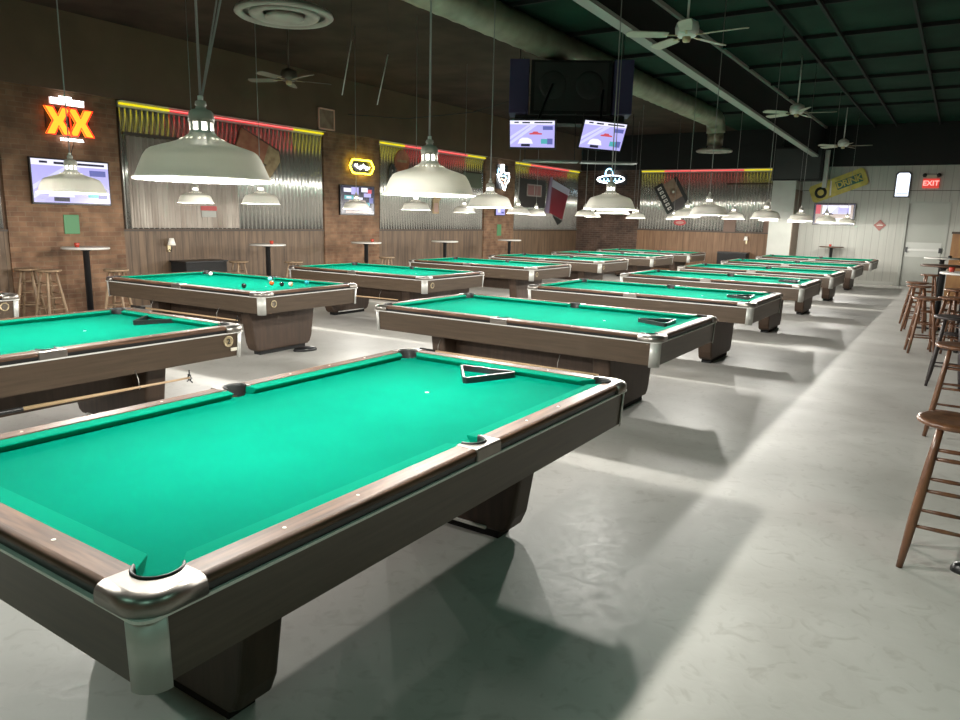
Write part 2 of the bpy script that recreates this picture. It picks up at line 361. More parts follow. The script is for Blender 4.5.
# corrugated sheet panels
def corr_mesh(P0, ax, L, z0, z1, out, m, pitch=0.10, amp=0.024):
    mb = MB(); n = int(L / pitch * 6); vs = []
    for i in range(n + 1):
        t = L * i / n; d = out + amp * math.sin(2 * PI * t / pitch)
        for z in (z0, z1):
            vs.append((P0[0] + d, P0[1] + t, z) if ax == 'y' else (P0[0] + t, P0[1] - d, z))
    mb.add(vs, [(2 * i, 2 * i + 2, 2 * i + 3, 2 * i + 1) for i in range(n)], m, True); mb.open = True
    return mb
def sheet(lab, P0, ax, L, z0, z1, out, m):
    o = corr_mesh(P0, ax, L, z0, z1, out, m).build('corrugated_sheet')
    sd = o.modifiers.new('thick', 'SOLIDIFY'); sd.thickness = 0.002
    tag(o, lab, 'metal sheet', 'corrugated sheets on the walls'); return o
sheet('corrugated metal sheet at the left edge of the photo, before the first brick pier', (WX, 0.55), 'y', 4.5, 1.32, 3.28, 0.035, corr)
sheet('corrugated metal sheet behind the nearest lamp, between the two front brick piers', (WX, 6.92), 'y', 4.54, 1.32, 3.28, 0.035, corr)
sheet('corrugated metal sheet on the left wall right of the yellow neon sign', (WX, 13.34), 'y', 4.5, 1.32, 3.28, 0.035, corr)
sheet('corrugated metal sheet behind the dark red flag sign', (WX, 19.62), 'y', 4.45, 1.32, 3.28, 0.035, corr)
sheet('corrugated metal sheet on the back wall with tilted posters', (-9.42, WY), 'x', 4.35, 1.42, 3.28, 0.035, corr)
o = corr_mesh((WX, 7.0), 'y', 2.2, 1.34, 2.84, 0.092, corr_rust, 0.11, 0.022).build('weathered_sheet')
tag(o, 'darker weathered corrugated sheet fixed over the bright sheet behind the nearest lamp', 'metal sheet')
sf = MB().box((WX + 0.062, 6.95, 2.85), (WX + 0.12, 9.7, 2.90), trim_dark)
tag(sf.build('dark_rail'), 'dark wooden rail above the weathered sheet on the left wall', 'rail')

# light strips on top of the sheets
def strip(lab, ax, a, b, c, d, z):
    """yellow a..b, red b..c, yellow c..d on the left (ax y) or back (ax x) wall"""
    r = thing('neon_strip', lab, 'light strip', ((WX, a, z) if ax == 'y' else (a, WY, z)), 0, 'red and yellow light strips along the wall tops')
    def seg(nm, s0, s1, m, core):
        mb = MB()
        if ax == 'y':
            mb.tube([(0.082, s0 - a, 0), (0.082, s1 - a, 0)], 0.018, m, 8)
            if core: mb.tube([(0.095, s0 - a, 0.003), (0.095, s1 - a, 0.003)], 0.010, core, 6)
        else:
            mb.tube([(s0 - a, -0.082, 0), (s1 - a, -0.082, 0)], 0.018, m, 8)
            if core: mb.tube([(s0 - a, -0.095, 0.003), (s1 - a, -0.095, 0.003)], 0.010, core, 6)
        return mb.build(nm, r)
    seg('yellow_tube', a, b, yellow_tube, None); seg('red_tube', b, c, red_tube, red_core); seg('yellow_tube', c, d, yellow_tube, None)
    hb = MB()
    if ax == 'y': hb.box((0.0, 0, 0.035), (0.16, d - a, 0.045), grey_enamel).box((0.0, 0, -0.05), (0.055, d - a, 0.035), grey_enamel)
    else: hb.box((0, -0.16, 0.035), (d - a, 0.0, 0.045), grey_enamel).box((0, -0.055, -0.05), (d - a, 0.0, 0.035), grey_enamel)
    hb.build('housing', r)
    return r
strip('red and yellow light strip at the left edge, before the brick pier', 'y', 0.6, 1.5, 4.2, 5.05, 3.34)
strip('red and yellow light strip running behind the nearest lamp on the left wall', 'y', 6.93, 7.83, 10.63, 11.48, 3.34)
strip('red and yellow light strip right of the yellow hexagonal neon sign', 'y', 13.32, 14.22, 16.95, 17.87, 3.34)
strip('red and yellow light strip above the dark red flag sign', 'y', 19.6, 20.5, 23.2, 24.05, 3.34)
strip('red and yellow light strip on the back wall above the tilted posters', 'x', -9.4, -8.6, -6.0, -5.08, 3.34)

# ================================================================== POOL TABLES
LO, WO = 2.86, 1.58          # outer length (x) and width (y)
CX, CY = 1.305, 0.668        # corner pocket centres
RC, RS = 0.064, 0.060        # pocket radii
SY = 0.705                   # side pocket centre y
ZB, ZR = 0.762, 0.800        # cloth and rail top
def arc(cx, cy, r, a0, a1, n=10): return [(cx + r * math.cos(a0 + (a1 - a0) * i / n), cy + r * math.sin(a0 + (a1 - a0) * i / n)) for i in range(n + 1)]
D = math.radians
def sym(poly, sx, sy):
    p = [(x * sx, y * sy) for x, y in poly]
    return p if sx * sy > 0 else list(reversed(p))
def make_table():
    t = thing('pool_table', 'x', 'pool table', (0, 0, 0), 0, 'pool tables')
    # cloth bed, bitten by the six pockets
    q = []
    hx, hy = 1.33, 0.695
    quarter = [(RS, hy)] + []
    def quad(sx, sy):
        # from side pocket edge to the corner pocket and down, first quadrant order: (RS,hy) -> corner -> (hx,0)
        p = [(0.052, hy - 0.0)] + [(CX - RC * 1.15, hy)]
        a_s, a_e = D(155), D(295)
        p += [(CX + 0.012 + 0.052 * math.cos(a_s + (a_e - a_s) * i / 10), CY + 0.012 + 0.052 * math.sin(a_s + (a_e - a_s) * i / 10)) for i in range(11)]
        p += [(hx, CY - RC * 1.15)]
        return [(x * sx, y * sy) for x, y in p]
    side = lambda sy: [(x, y * sy) for x, y in arc(0, SY + 0.008, 0.050, D(195), D(345), 8)]
    out = []
    out += quad(1, 1)                       # top right: side -> right
    out += list(reversed(quad(1, -1)))      # right bottom -> side bottom
    out += list(reversed(side(-1)))
    out += quad(-1, -1)
    out += list(reversed(quad(-1, 1)))
    out += side(1)
    mb = MB().prism(out, ZB - 0.03, ZB, cloth)
    bed = mb.build('cloth_bed', t)
    MB().prism(arc(0.635, 0, 0.011, 0, 2 * PI, 16)[:-1], ZB, ZB + 0.0008, sign_white).build('foot_spot', bed)
    # cushions
    def cushion(path):
        """path = four plan corners: outer a, outer b, nose b, nose a"""
        (ax, ay), (bx, by), (cx, cy), (dx, dy) = path
        vs = [(ax, ay, ZR - 0.003), (bx, by, ZR - 0.003), (cx, cy, ZR - 0.006), (dx, dy, ZR - 0.006), (dx, dy, ZR - 0.013), (cx, cy, ZR - 0.013)]
        ex, ey = ax + (dx - ax) * 0.55, ay + (dy - ay) * 0.55; fx, fy = bx + (cx - bx) * 0.55, by + (cy - by) * 0.55
        vs += [(ex, ey, ZB - 0.005), (fx, fy, ZB - 0.005), (ax, ay, ZB - 0.005), (bx, by, ZB - 0.005)]
        fs = [(0, 1, 2, 3), (3, 2, 5, 4), (4, 5, 7, 6), (6, 7, 9, 8), (8, 9, 1, 0), (0, 3, 4, 6, 8), (1, 9, 7, 5, 2)]
        return MB().add(vs, fs, cushion_cloth)
    for sy in (1, -1):
        for sx in (1, -1):
            p = [(0.055 * sx, 0.702 * sy), ((CX - 0.040) * sx, 0.702 * sy), ((CX - 0.098) * sx, 0.635 * sy), (0.068 * sx, 0.635 * sy)]
            cushion(p).build('cushion', t, bevel=0.003)
    for sx in (1, -1):
        p = [(1.337 * sx, -(CY - 0.040)), (1.337 * sx, CY - 0.040), (1.27 * sx, CY - 0.098), (1.27 * sx, -(CY - 0.098))]
        cushion(p).build('cushion', t, bevel=0.003)
    # wooden rails with bullnose outer edge and black lower band
    hb, hw = LO / 2, WO / 2
    prof = [(0.0, ZR), (0.067, ZR), (0.079, ZR - 0.003), (0.086, ZR - 0.010), (0.088, ZR - 0.020), (0.083, ZR - 0.026)]
    low = [(0.083, ZR - 0.026), (0.081, ZR - 0.048), (0.0, ZR - 0.048)]
    def rail(axis, s, a, b):
        mb = MB(); mb.split = True; mb.open = True
        base = (0.702 if axis == 'x' else 1.337)
        def pt(t_, o, z): return (t_, s * (base + o), z) if axis == 'x' else (s * (base + o), t_, z)
        m = rail_wood if axis == 'x' else rail_wood_y
        for pr_, mm in ((prof, m), (low, black_band)):
            vs = []
            for o_, z_ in pr_: vs += [pt(a, o_, z_), pt(b, o_, z_)]
            n = len(pr_)
            mb.add(vs[:4], [(0, 1, 3, 2)], mm)
            mb.add(vs[2:], [(2 * i, 2 * i + 1, 2 * i + 3, 2 * i + 2) for i in range(n - 2)], mm, True)
        # inner side and ends
        vs = [pt(a, 0, ZR), pt(b, 0, ZR), pt(b, 0, ZR - 0.048), pt(a, 0, ZR - 0.048)]
        mb.add(vs, [(0, 1, 2, 3)], m)
        r_ = mb.build('rail', t)
        st = MB()
        n_ = 3
        for i in range(n_):
            tt = a + (b - a) * (i + 1) / (n_ + 1)
            c = pt(tt, 0.035, ZR)
            st.prism(arc(c[0], c[1], 0.006, 0, 2 * PI, 10)[:-1], ZR, ZR + 0.0008, ivory)
        st.build('sight', r_)
    for sy in (1, -1):
        rail('x', sy, 0.085, hb - 0.165); rail('x', sy, -(hb - 0.165), -0.085)
    for sx in (1, -1): rail('y', sx, -(hw - 0.165), hw - 0.165)
    # corner castings: outer edge rolled over with a profile, pocket bite on the inside
    R = 0.085; oy = hw + 0.008; ox = hb + 0.008
    outer = [(hb - 0.172, oy), (ox - R, oy)] + list(reversed(arc(ox - R, oy - R, R, 0, D(90), 10)))[1:] + [(ox, hw - 0.172)]
    nrm = [(0, 1), (0, 1)] + list(reversed([(math.cos(D(9 * i)), math.sin(D(9 * i))) for i in range(11)]))[1:] + [(1, 0)]
    inner_p = arc(CX, CY, RC, D(-48), D(137), 16)
    cprof = [(0.016, -0.052), (0.004, -0.050), (0.0, -0.044), (0.0, -0.026), (0.003, -0.014), (0.010, -0.005), (0.020, -0.0005), (0.030, 0.002)]
    for sx, sy in ((1, 1), (1, -1), (-1, 1), (-1, -1)):
        mb = MB(); vs = []; m_ = len(outer)
        for ins, dz in cprof:
            vs += [((x - nx * ins) * sx, (y - ny * ins) * sy, ZR + dz) for (x, y), (nx, ny) in zip(outer, nrm)]
        nr = len(cprof)
        mb.add(vs, [(r_ * m_ + i, r_ * m_ + i + 1, (r_ + 1) * m_ + i + 1, (r_ + 1) * m_ + i) for r_ in range(nr - 1) for i in range(m_ - 1)], chrome, True)
        topo = [(x, y) for x, y, z in vs[-m_:]]; ip = [(x * sx, y * sy) for x, y in inner_p]
        mb.add([(x, y, ZR + 0.002) for x, y in topo + ip], [tuple(range(len(topo) + len(ip)))], chrome)
        n_ = len(ip)
        mb.add([(x, y, ZR + 0.002) for x, y in ip] + [(x, y, ZR - 0.05) for x, y in ip], [(i, i + 1, n_ + i + 1, n_ + i) for i in range(n_ - 1)], chrome)
        for j in (0, m_ - 1):
            e_ = [vs[r_ * m_ + j] for r_ in range(nr)]
            q_ = ip[-1] if j == 0 else ip[0]
            mb.add(e_ + [(q_[0], q_[1], ZR + 0.002), (q_[0], q_[1], ZR - 0.05)], [tuple(range(nr + 2))], chrome)
        mb.build('corner_casting', t)
    ps = [(0.084, hw + 0.003), (0.084, 0.691), (0.060, 0.691)] + arc(0, SY, RS, D(-8), D(188), 12) + [(-0.060, 0.691), (-0.084, 0.691), (-0.084, hw + 0.003)]
    ps = list(reversed(ps))
    for sy in (1, -1):
        MB().prism(sym(ps, 1, sy), ZR - 0.050, ZR + 0.002, chrome).build('side_casting', t, bevel=0.006, segs=2)
    # pocket cups
    def cup(cx, cy, r, a0, a1, name='pocket_liner'):
        mb = MB(); M = T(cx, cy, 0)
        mb.lathe([(r - 0.001, ZB - 0.055), (r - 0.001, ZR + 0.006), (r - 0.004, ZR + 0.009), (r - 0.008, ZR + 0.006), (r - 0.009, ZR - 0.005), (r - 0.012, ZB - 0.055)], black_leather, 20, M=M, a0=a0, a1=a1)
        mb.lathe([(r - 0.001, ZB - 0.09), (0.0001, ZB - 0.09)], black_leather, 20, M=M)
        mb.lathe([(r + 0.001, ZB - 0.031), (r - 0.008, ZB - 0.09)], black_leather, 20, M=M)
        mb.open = True
        mb.build(name, t)
    for sx, sy in ((1, 1), (1, -1), (-1, 1), (-1, -1)):
        c0 = math.atan2(sy, sx); cup(CX * sx, CY * sy, RC, c0 - D(104), c0 + D(104))
    for sy in (1, -1): cup(0, SY * sy, RS, D(90) * sy - D(96), D(90) * sy + D(96))
    # apron, trim
    za, zt = 0.565, ZR - 0.05
    ap = MB(); ia = 0.020; th = 0.03
    def loop(hx_, hy_, z, r=0.045):
        p = []
        for (sx, sy, a) in ((1, 1, 0), (-1, 1, 90), (-1, -1, 180), (1, -1, 270)):
            p += arc(sx * (hx_ - r), sy * (hy_ - r), r, D(a), D(a + 90), 5)
        return [(x, y, z) for x, y in p]
    L1, L2 = loop(hb - 0.012, hw - 0.012, zt), loop(hb - ia, hw - ia, za)
    L3, L4 = loop(hb - ia - th, hw - ia - th, za), loop(hb - 0.05, hw - 0.05, zt)
    n = len(L1)
    for A, B in ((L1, L2), (L2, L3), (L3, L4), (L4, L1)):
        ap.add(A + B, [(i, (i + 1) % n, n + (i + 1) % n, n + i) for i in range(n)], apron_mat)
    ap.build('apron', t)
    tr = MB()
    A, B = loop(hb + 0.001, hw + 0.001, ZR - 0.0485), loop(hb + 0.001, hw + 0.001, ZR - 0.057)
    C, Dd = loop(hb - 0.03, hw - 0.03, ZR - 0.057), loop(hb - 0.03, hw - 0.03, ZR - 0.0485)
    for a, b in ((A, B), (B, C), (C, Dd), (Dd, A)):
        tr.add(a + b, [(i, (i + 1) % n, n + (i + 1) % n, n + i) for i in range(n)], trim_mat)
    tr.build('rail_trim', t)
    # corner posts: rounded aluminium sheets following the apron's taper
    for sx, sy in ((1, 1), (1, -1), (-1, 1), (-1, -1)):
        mb = MB(); R = 0.062
        top = [(hb - 0.003 - R - 0.004, hw - 0.003)] + list(reversed(arc(hb - 0.003 - R, hw - 0.003 - R, R, 0, D(90), 8))) + [(hb - 0.003, hw - 0.003 - R - 0.004)]
        dd = ia - 0.012
        vs = []
        for x, y in top: vs += [(x * sx, y * sy, ZR - 0.0505), ((x - dd) * sx, (y - dd) * sy, za - 0.012)]
        m_ = len(top)
        mb.add(vs, [(2 * i, 2 * i + 2, 2 * i + 3, 2 * i + 1) for i in range(m_ - 1)], alu, True)
        o = mb.build('corner_post', t); sd = o.modifiers.new('thick', 'SOLIDIFY'); sd.thickness = 0.006; sd.offset = -1 if sx * sy > 0 else -1
    # pedestals
    for sx in (1, -1):
        mb = MB()
        u0, u1 = 0.77, 0.93
        ht, hbm = 0.53, 0.44
        # outline in (y,z); rounded lower corners
        o = [(-ht, za + 0.01), (-hbm - 0.02, 0.14), (-hbm + 0.01, 0.07), (-hbm + 0.05, 0.045), (hbm - 0.05, 0.045), (hbm - 0.01, 0.07), (hbm + 0.02, 0.14), (ht, za + 0.01)]
        vs = [(sx * u0, y, z) for y, z in o] + [(sx * u1, y, z) for y, z in o]
        n = len(o)
        mb.add(vs, [tuple(range(n)), tuple(reversed(range(n, 2 * n)))] + [(i, (i + 1) % n, n + (i + 1) % n, n + i) for i in range(n)], ped_mat)
        p = mb.build('pedestal', t, bevel=0.02, segs=3)
        xm = sx * (u0 + u1) / 2
        MB().box((xm - 0.055, -0.36, 0.0), (xm + 0.055, 0.36, 0.045), black_matte).build('plinth', p)
        xi = sx * u0
        MB().box((min(xi, xi - sx * 0.012), -0.30, 0.05), (max(xi, xi - sx * 0.012), 0.30, 0.064), trim_mat).build('base_trim', p)
    MB().box((-0.775, -0.33, 0.33), (0.775, 0.33, 0.65), ped_mat).build('cross_beam', t, bevel=0.01)
    # slate/frame under the bed
    MB().box((-1.22, -0.6, 0.64), (1.22, 0.6, ZB - 0.031), black_matte).build('frame', t)
    return t
TX, LX = -3.22, -7.72
tabs = []   # (name key, x, y, rz, label)
tabs.append(('T1', -2.168, 2.192, PI / 2 + D(0.3), 'nearest pool table, filling the lower left, set lengthwise to the others'))
ords = ['', '', 'second', 'third', 'fourth', 'fifth', 'sixth', 'last']
Ty = [0, 0, 5.96, 8.92, 12.0, 14.92, 18.07, 21.55]
Ly = [0, 0, 5.8, 8.89, 12.0, 14.94, 18.05, 20.95]
for i in range(2, 8): tabs.append(('T%d' % i, TX, Ty[i], 0, 'pool table, %s from the front in the row beside the aisle' % ords[i]))
tabs.append(('L1', -5.24, 2.09, PI / 2 + D(1.5), 'pool table with the round brass number 2 badge, at the left edge'))
tabs.append(('L2', -7.61, 5.81, D(2.1), 'pool table with scattered balls on its cloth'))
for i in range(3, 8): tabs.append(('L%d' % i, LX, Ly[i], 0, 'pool table, %s from the front in the row nearer the neon wall' % ords[i]))
tabs.append(('Z1', -8.43, 1.94, PI / 2, 'pool table at far left edge, only its badged corner in view'))
tbl = {}
proto = None
for key, x, y, rz, lab in tabs:
    if proto is None:
        proto = make_table(); proto.location = (x, y, 0); proto.rotation_euler = (0, 0, rz); proto['label'] = lab; tbl[key] = proto
    else: tbl[key] = dup(proto, (x, y, 0), rz, lab)
tbl['T1'].scale = (0.989, 0.985, 1.0)
# number badges and score plates on the faces that look down the room
def badge(key, digit=None):
    t = tbl[key]; long_side = key in ('L1', 'Z1')
    # place on local face: L1/Z1 rotated 90 deg -> world +x face is local -y face ; others local +x face
    if long_side: M = T(LO / 2 - 0.15, -(WO / 2 - 0.016), 0.685) @ RX(PI / 2)
    else: M = T(LO / 2 - 0.018, -(WO / 2 - 0.19), 0.665) @ RZ(PI / 2) @ RX(PI / 2)
    mb = MB(); mb.lathe([(0.0001, 0.0), (0.042, 0.0), (0.042, 0.007), (0.033, 0.009), (0.032, 0.006), (0.0001, 0.006)], brass, 24, M=M)
    mb.lathe([(0.0001, 0.0065), (0.031, 0.0065)], mat('dark_badge', (0.09, 0.07, 0.05), 0.5) if not digit else brass, 24, M=M)
    if digit: text_into(mb, digit, sign_black, 0.055, M @ T(0, 0, 0.009), 0.002, 0.001)
    mb.open = True
    mb.build('number_badge', t)
    if digit:
        MB().box((-0.035, -0.012, 0), (0.035, 0.012, 0.006), ivory, M=M @ T(0.055, -0.065, 0)).build('label_plate', t)
badge('L1', '2')
for kx in ('L2', 'L3', 'L4', 'L5', 'L6', 'L7', 'Z1'): badge(kx)

# triangle racks lying on the cloth
def make_rack():
    mb = MB(); s = 0.35; r = s / math.sqrt(3)
    pts = [(r * math.cos(D(90 + 120 * i)), r * math.sin(D(90 + 120 * i))) for i in range(3)]
    def rnd(R, rr):
        out = []
        for i in range(3):
            a = D(90 + 120 * i); c = (R * math.cos(a), R * math.sin(a)); out += arc(c[0], c[1], rr, a - D(60), a + D(60), 5)
        return out
    A, B = rnd(r - 0.03, 0.022), rnd(r - 0.03, 0.010); n = len(A); h = 0.034
    for P, Q, z0, z1 in ((A, A, 0, h), (A, B, h, h), (B, B, h, 0), (B, A, 0, 0)):
        mb.add([(x, y, z0) for x, y in P] + [(x, y, z1) for x, y in Q], [(i, (i + 1) % n, n + (i + 1) % n, n + i) for i in range(n)], black_plastic)
    return mb.build('triangle_rack')
rk = make_rack()
racks = [(-2.16, 3.30, 67, 'black triangle rack on the cloth of the nearest pool table'), (-5.30, 3.30, 70, 'black triangle rack on the cloth of the table badged 2'),
         (-2.13, 6.12, 95, 'black triangle rack on the second table of the aisle row'), (-2.12, 9.03, 95, 'black triangle rack on the third table of the aisle row'),
         (-2.15, 12.2, 95, 'black triangle rack on the fourth table of the aisle row')]
for i, (x, y, a, lab) in enumerate(racks):
    o = rk if i == 0 else rk.copy()
    if i: COL.objects.link(o)
    o.location = (x, y, ZB); o.rotation_euler = (0, 0, D(a)); tag(o, lab, 'rack', 'triangle racks on the tables')

# balls on the second left table
def ball_at(x, y, c, lab, stripe=None):
    m = mat('ball_' + lab.split()[0], c, 0.12, coat=0.5)
    mb = MB().ball((0, 0, 0.0286), 0.0286, m)
    if stripe: mb.lathe([(0.0288 * math.cos(D(a)), 0.0288 * math.sin(D(a))) for a in (-28, -14, 0, 14, 28)], mat('stripe_' + lab.split()[0], stripe, 0.12, coat=0.5), 16, M=T(0, 0, 0.0286) @ RX(D(70)))
    mb.open = True
    o = mb.build('billiard_ball'); o.location = (x, y, ZB); tag(o, lab, 'ball', 'balls on the second left table')
ball_at(-7.03, 5.97, (0.75, 0.10, 0.02), 'orange red ball in the middle of the scattered balls')
ball_at(-8.68, 6.30, (0.85, 0.83, 0.76), 'white cue ball beside the far left corner pocket')
ball_at(-6.79, 6.06, (0.85, 0.80, 0.70), 'striped orange and white ball near the right end rail', (0.8, 0.22, 0.02))
ball_at(-6.86, 5.98, (0.02, 0.02, 0.02), 'black ball beside the striped orange ball')
ball_at(-6.99, 5.52, (0.015, 0.015, 0.02), 'black ball close to the near rail, left of the casting')
ball_at(-6.83, 6.36, (0.02, 0.30, 0.38), 'teal ball against the far rail near the corner')
ball_at(-7.52, 6.36, (0.20, 0.55, 0.60), 'cyan ball beside the far side pocket')

# bridge sticks hanging on the sides of the tables
def bridge(a, b, lab, dark_len=0.35, head=True):
    A, B = Vector(a), Vector(b); d = (B - A); L = d.length
    r = thing('bridge_stick', lab, 'bridge stick', a, 0, 'bridge sticks hanging under table aprons')
    M1 = A.lerp(B, dark_len) - A; E_ = B - A
    MB().tube([(0, 0, 0), M1], 0.014, black_plastic, 10, radii=[0.016, 0.013]).build('handle', r)
    MB().tube([M1, E_], 0.01, maple, 10, radii=[0.012, 0.007]).build('shaft', r)
    if head:
        mb = MB(); dn = d.normalized(); sd = dn.cross(Vector((0, 0, 1))).normalized(); up = Vector((0, 0, 1))
        pts = []
        for i in range(12):
            an = 2 * PI * i / 12; rr = 0.026 if i % 2 == 0 else 0.014
            pts.append(E_ + sd * math.cos(an) * rr + up * (math.sin(an) * rr))
        mb.tube(pts, 0.0045, black_plastic, 6, closed=True)
        mb.tube([E_ + up * 0.02, E_ + up * 0.055], 0.005, black_plastic, 6)
        mb.tube([E_ - sd * 0.03 - up * 0.03, E_ - up * 0.015, E_ + sd * 0.03 - up * 0.03], 0.0045, black_plastic, 6)
        mb.build('bridge_head', r)
    return r
bridge((-4.37, 1.15, 0.505), (-4.40, 2.98, 0.49), 'bridge stick with black star head hanging below the table badged 2', 0.4)
bridge((-8.4, 4.95, 0.475), (-6.46, 5.0, 0.485), 'bridge stick hanging below the near side of the ball-strewn table', 0.15)
bridge((-8.6, 8.02, 0.43), (-6.75, 8.05, 0.44), 'bridge stick below the third table, beside the neon wall row', 0.2, False)
bridge((-4.0, 5.09, 0.45), (-2.24, 5.11, 0.455), 'bridge stick hanging below the second table of the aisle row', 0.1, False)
# hooks belong to the tables
def hooks(key, pts):
    mb = MB()
    for (x, y, z, n) in pts:
        P = Vector((x, y, z)); mb.tube([P + Vector((0, 0, 0.11)) - Vector(n) * 0.035, P + Vector((0, 0, 0.05)), P + Vector(n) * 0.004 + Vector((0, 0, -0.017)), P + Vector(n) * 0.022 + Vector((0, 0, 0.004))], 0.003, steel, 6)
    o = mb.build('stick_hook'); t = tbl[key]; o.parent = t
    o.matrix_parent_inverse = (Matrix.Translation(t.location) @ Matrix.Rotation(t.rotation_euler.z, 4, 'Z')).inverted()
hooks('L1', [(-4.375, 1.4, 0.5, (1, 0, 0)), (-4.395, 2.6, 0.493, (1, 0, 0))])
hooks('L2', [(-8.0, 4.96, 0.477, (0, -1, 0)), (-6.8, 4.99, 0.483, (0, -1, 0))])
hooks('L3', [(-8.3, 8.03, 0.432, (0, -1, 0)), (-7.1, 8.045, 0.438, (0, -1, 0))])
hooks('T2', [(-3.8, 5.092, 0.451, (0, -1, 0)), (-2.6, 5.106, 0.454, (0, -1, 0))])

# ================================================================== HANGING LAMPS
RIM = 1.745; RR = 0.235
cap_steel = mat('aged_cap_steel', (0.50, 0.47, 0.41), 0.5, 0.1)
slot_glow = mat('slot_glow', (1, 1, 1), 0.4, emit=(1, 0.92, 0.7), es=2.0)
def make_lamp():
    t = thing('pendant_lamp', 'x', 'lamp', (0, 0, RIM), 0, 'dome lamps hanging over the tables')
    prof = [(0.222, -0.003), (0.224, 0.002), (0.217, 0.006), (0.205, 0.035), (0.190, 0.070), (0.176, 0.090), (0.164, 0.098), (0.138, 0.107), (0.108, 0.116), (0.080, 0.126), (0.058, 0.138), (0.045, 0.148), (0.040, 0.154)]
    mb = MB(); mb.open = True
    mb.lathe(prof, shade_mat, 40)
    for i in range(10):
        a = 2 * PI * i / 10
        for da in (-0.09, 0.09):
            mb.box((-0.004, -0.0025, -0.0008), (0.004, 0.0025, 0.0008), slot_glow, M=RZ(a + da * 1.3) @ T(0.069, 0, 0.1320) @ RY(D(28)))
    mb.build('lamp_shade', t)
    inner = [(r - 0.003 if i > 1 else r, z - (0.003 if i > 1 else 0.0)) for i, (r, z) in enumerate(prof)]
    sh = MB(); sh.open = True; sh.lathe(inner, lining_mat, 40); sh.build('shade_lining', t)
    # neck gallery: glowing socket seen between eight ribs
    mb = MB(); mb.lathe([(0.031, 0.153), (0.033, 0.165), (0.031, 0.188)], bulb_mat, 24); mb.open = True
    mb.build('lit_socket', t)
    mb = MB()
    for i in range(8):
        a = 2 * PI * i / 8
        mb.box((0.030, -0.006, 0.153), (0.039, 0.006, 0.190), enamel, M=RZ(a))
    mb.lathe([(0.041, 0.152), (0.041, 0.159), (0.034, 0.161)], enamel, 24)
    mb.open = True; mb.build('neck_rib', t)
    mb = MB(); mb.lathe([(0.0001, 0.187), (0.041, 0.187), (0.042, 0.200), (0.040, 0.216), (0.032, 0.226), (0.018, 0.230), (0.015, 0.240), (0.019, 0.243), (0.017, 0.254), (0.009, 0.258), (0.0001, 0.258)], cap_steel, 24); mb.build('socket_cap', t)
    mb = MB().lathe([(0.0001, 0.256), (0.009, 0.256), (0.009, 0.272), (0.0001, 0.274)], enamel, 12); mb.build('cord_grip', t)
    MB().tube([(0, 0, 0.272), (0.0, 0, CEIL - RIM)], 0.0045, cable_mat, 6).build('cord', t)
    # bulb
    mb = MB(); mb.lathe([(0.0001, 0.020), (0.016, 0.024), (0.028, 0.038), (0.031, 0.052), (0.026, 0.070), (0.014, 0.092), (0.013, 0.150)], bulb_mat, 16); mb.build('bulb', t)
    ld = bpy.data.lights.new('bulb_light', 'POINT'); ld.energy = LAMP_W; ld.color = LAMP_COL; ld.shadow_soft_size = 0.035
    lo = bpy.data.objects.new('bulb_light', ld); COL.objects.link(lo); lo.parent = t; lo.location = (0, 0, -0.02)
    return t
lamp0 = make_lamp(); first = True
def lamp(x, y, lab, z=RIM):
    global first
    if first: lamp0.location = (x, y, z); lamp0['label'] = lab; first = False; return lamp0
    return dup(lamp0, (x, y, z), 0, lab)
for key, x, y, rz, lab in tabs:
    d = 0.625
    if key in ('T1', 'L1', 'Z1'):
        nm = {'T1': 'the nearest pool table', 'L1': 'the table badged 2', 'Z1': 'the far left edge table'}[key]
        extra = {'T1': ('largest dome lamp, over the near half of ', 'large dome lamp over the far half of '), 'L1': ('dome lamp over the near half of ', 'dome lamp in front of the wall TV, far half of '), 'Z1': ('dome lamp over the near half of ', 'dome lamp over the far half of ')}[key]
        lamp(x, y - d, extra[0] + nm); lamp(x, y + d, extra[1] + nm)
    else:
        row = 'aisle' if key[0] == 'T' else 'neon-wall'
        for s, w in ((-1, 'left'), (1, 'right')):
            lamp(x + s * d, y, 'dome lamp over the %s end of the %s table in the %s row' % (w, ords[int(key[1])], row))
# two extra stay cables above the nearest lamp
MB().tube([(0, 0, 0.25), (0.16, 0.36, 1.9), (0.26, 0.6, CEIL - RIM)], 0.004, cable_mat, 6).build('stay_cable', lamp0)
MB().tube([(0, 0, 0.25), (0.06, 0.14, 1.0), (0.16, 0.40, CEIL - RIM)], 0.003, cable_mat, 6).build('stay_cable', lamp0)

# ================================================================== STOOLS AND BAR TABLES
def make_stool(m, name='bar_stool', h=0.75):
    t = thing(name, 'x', 'stool', (0, 0, 0))
    MB().lathe([(0.0001, h - 0.034), (0.150, h - 0.034), (0.172, h - 0.026), (0.178, h - 0.014), (0.172, h - 0.003), (0.155, h), (0.10, h - 0.004), (0.0001, h - 0.006)], m, 32).build('seat', t)
    P = []
    for i in range(4):
        a = D(45 + 90 * i); tp = Vector((0.095 * math.cos(a), 0.095 * math.sin(a), h - 0.03)); bt = Vector((0.215 * math.cos(a), 0.215 * math.sin(a), 0.0)); P.append((tp, bt))
        pts = [tp.lerp(bt, k / 6) for k in range(7)]
        MB().tube(pts, 0.02, m, 10, radii=[0.015, 0.018, 0.021, 0.022, 0.022, 0.020, 0.015]).build('leg', t)
    for i in range(4):
        A, B = P[i], P[(i + 1) % 4]
        for zz in ((0.56, 0.40, 0.22) if i % 2 == 0 else (0.52, 0.34, 0.17)):
            f = (h - 0.03 - zz) / (h - 0.03)
            a_, b_ = A[0].lerp(A[1], f), B[0].lerp(B[1], f)
            MB().tube([a_, a_.lerp(b_, 0.5), b_], 0.01, m, 8, radii=[0.008, 0.011, 0.008]).build('rung', t)
    return t
stools = {}
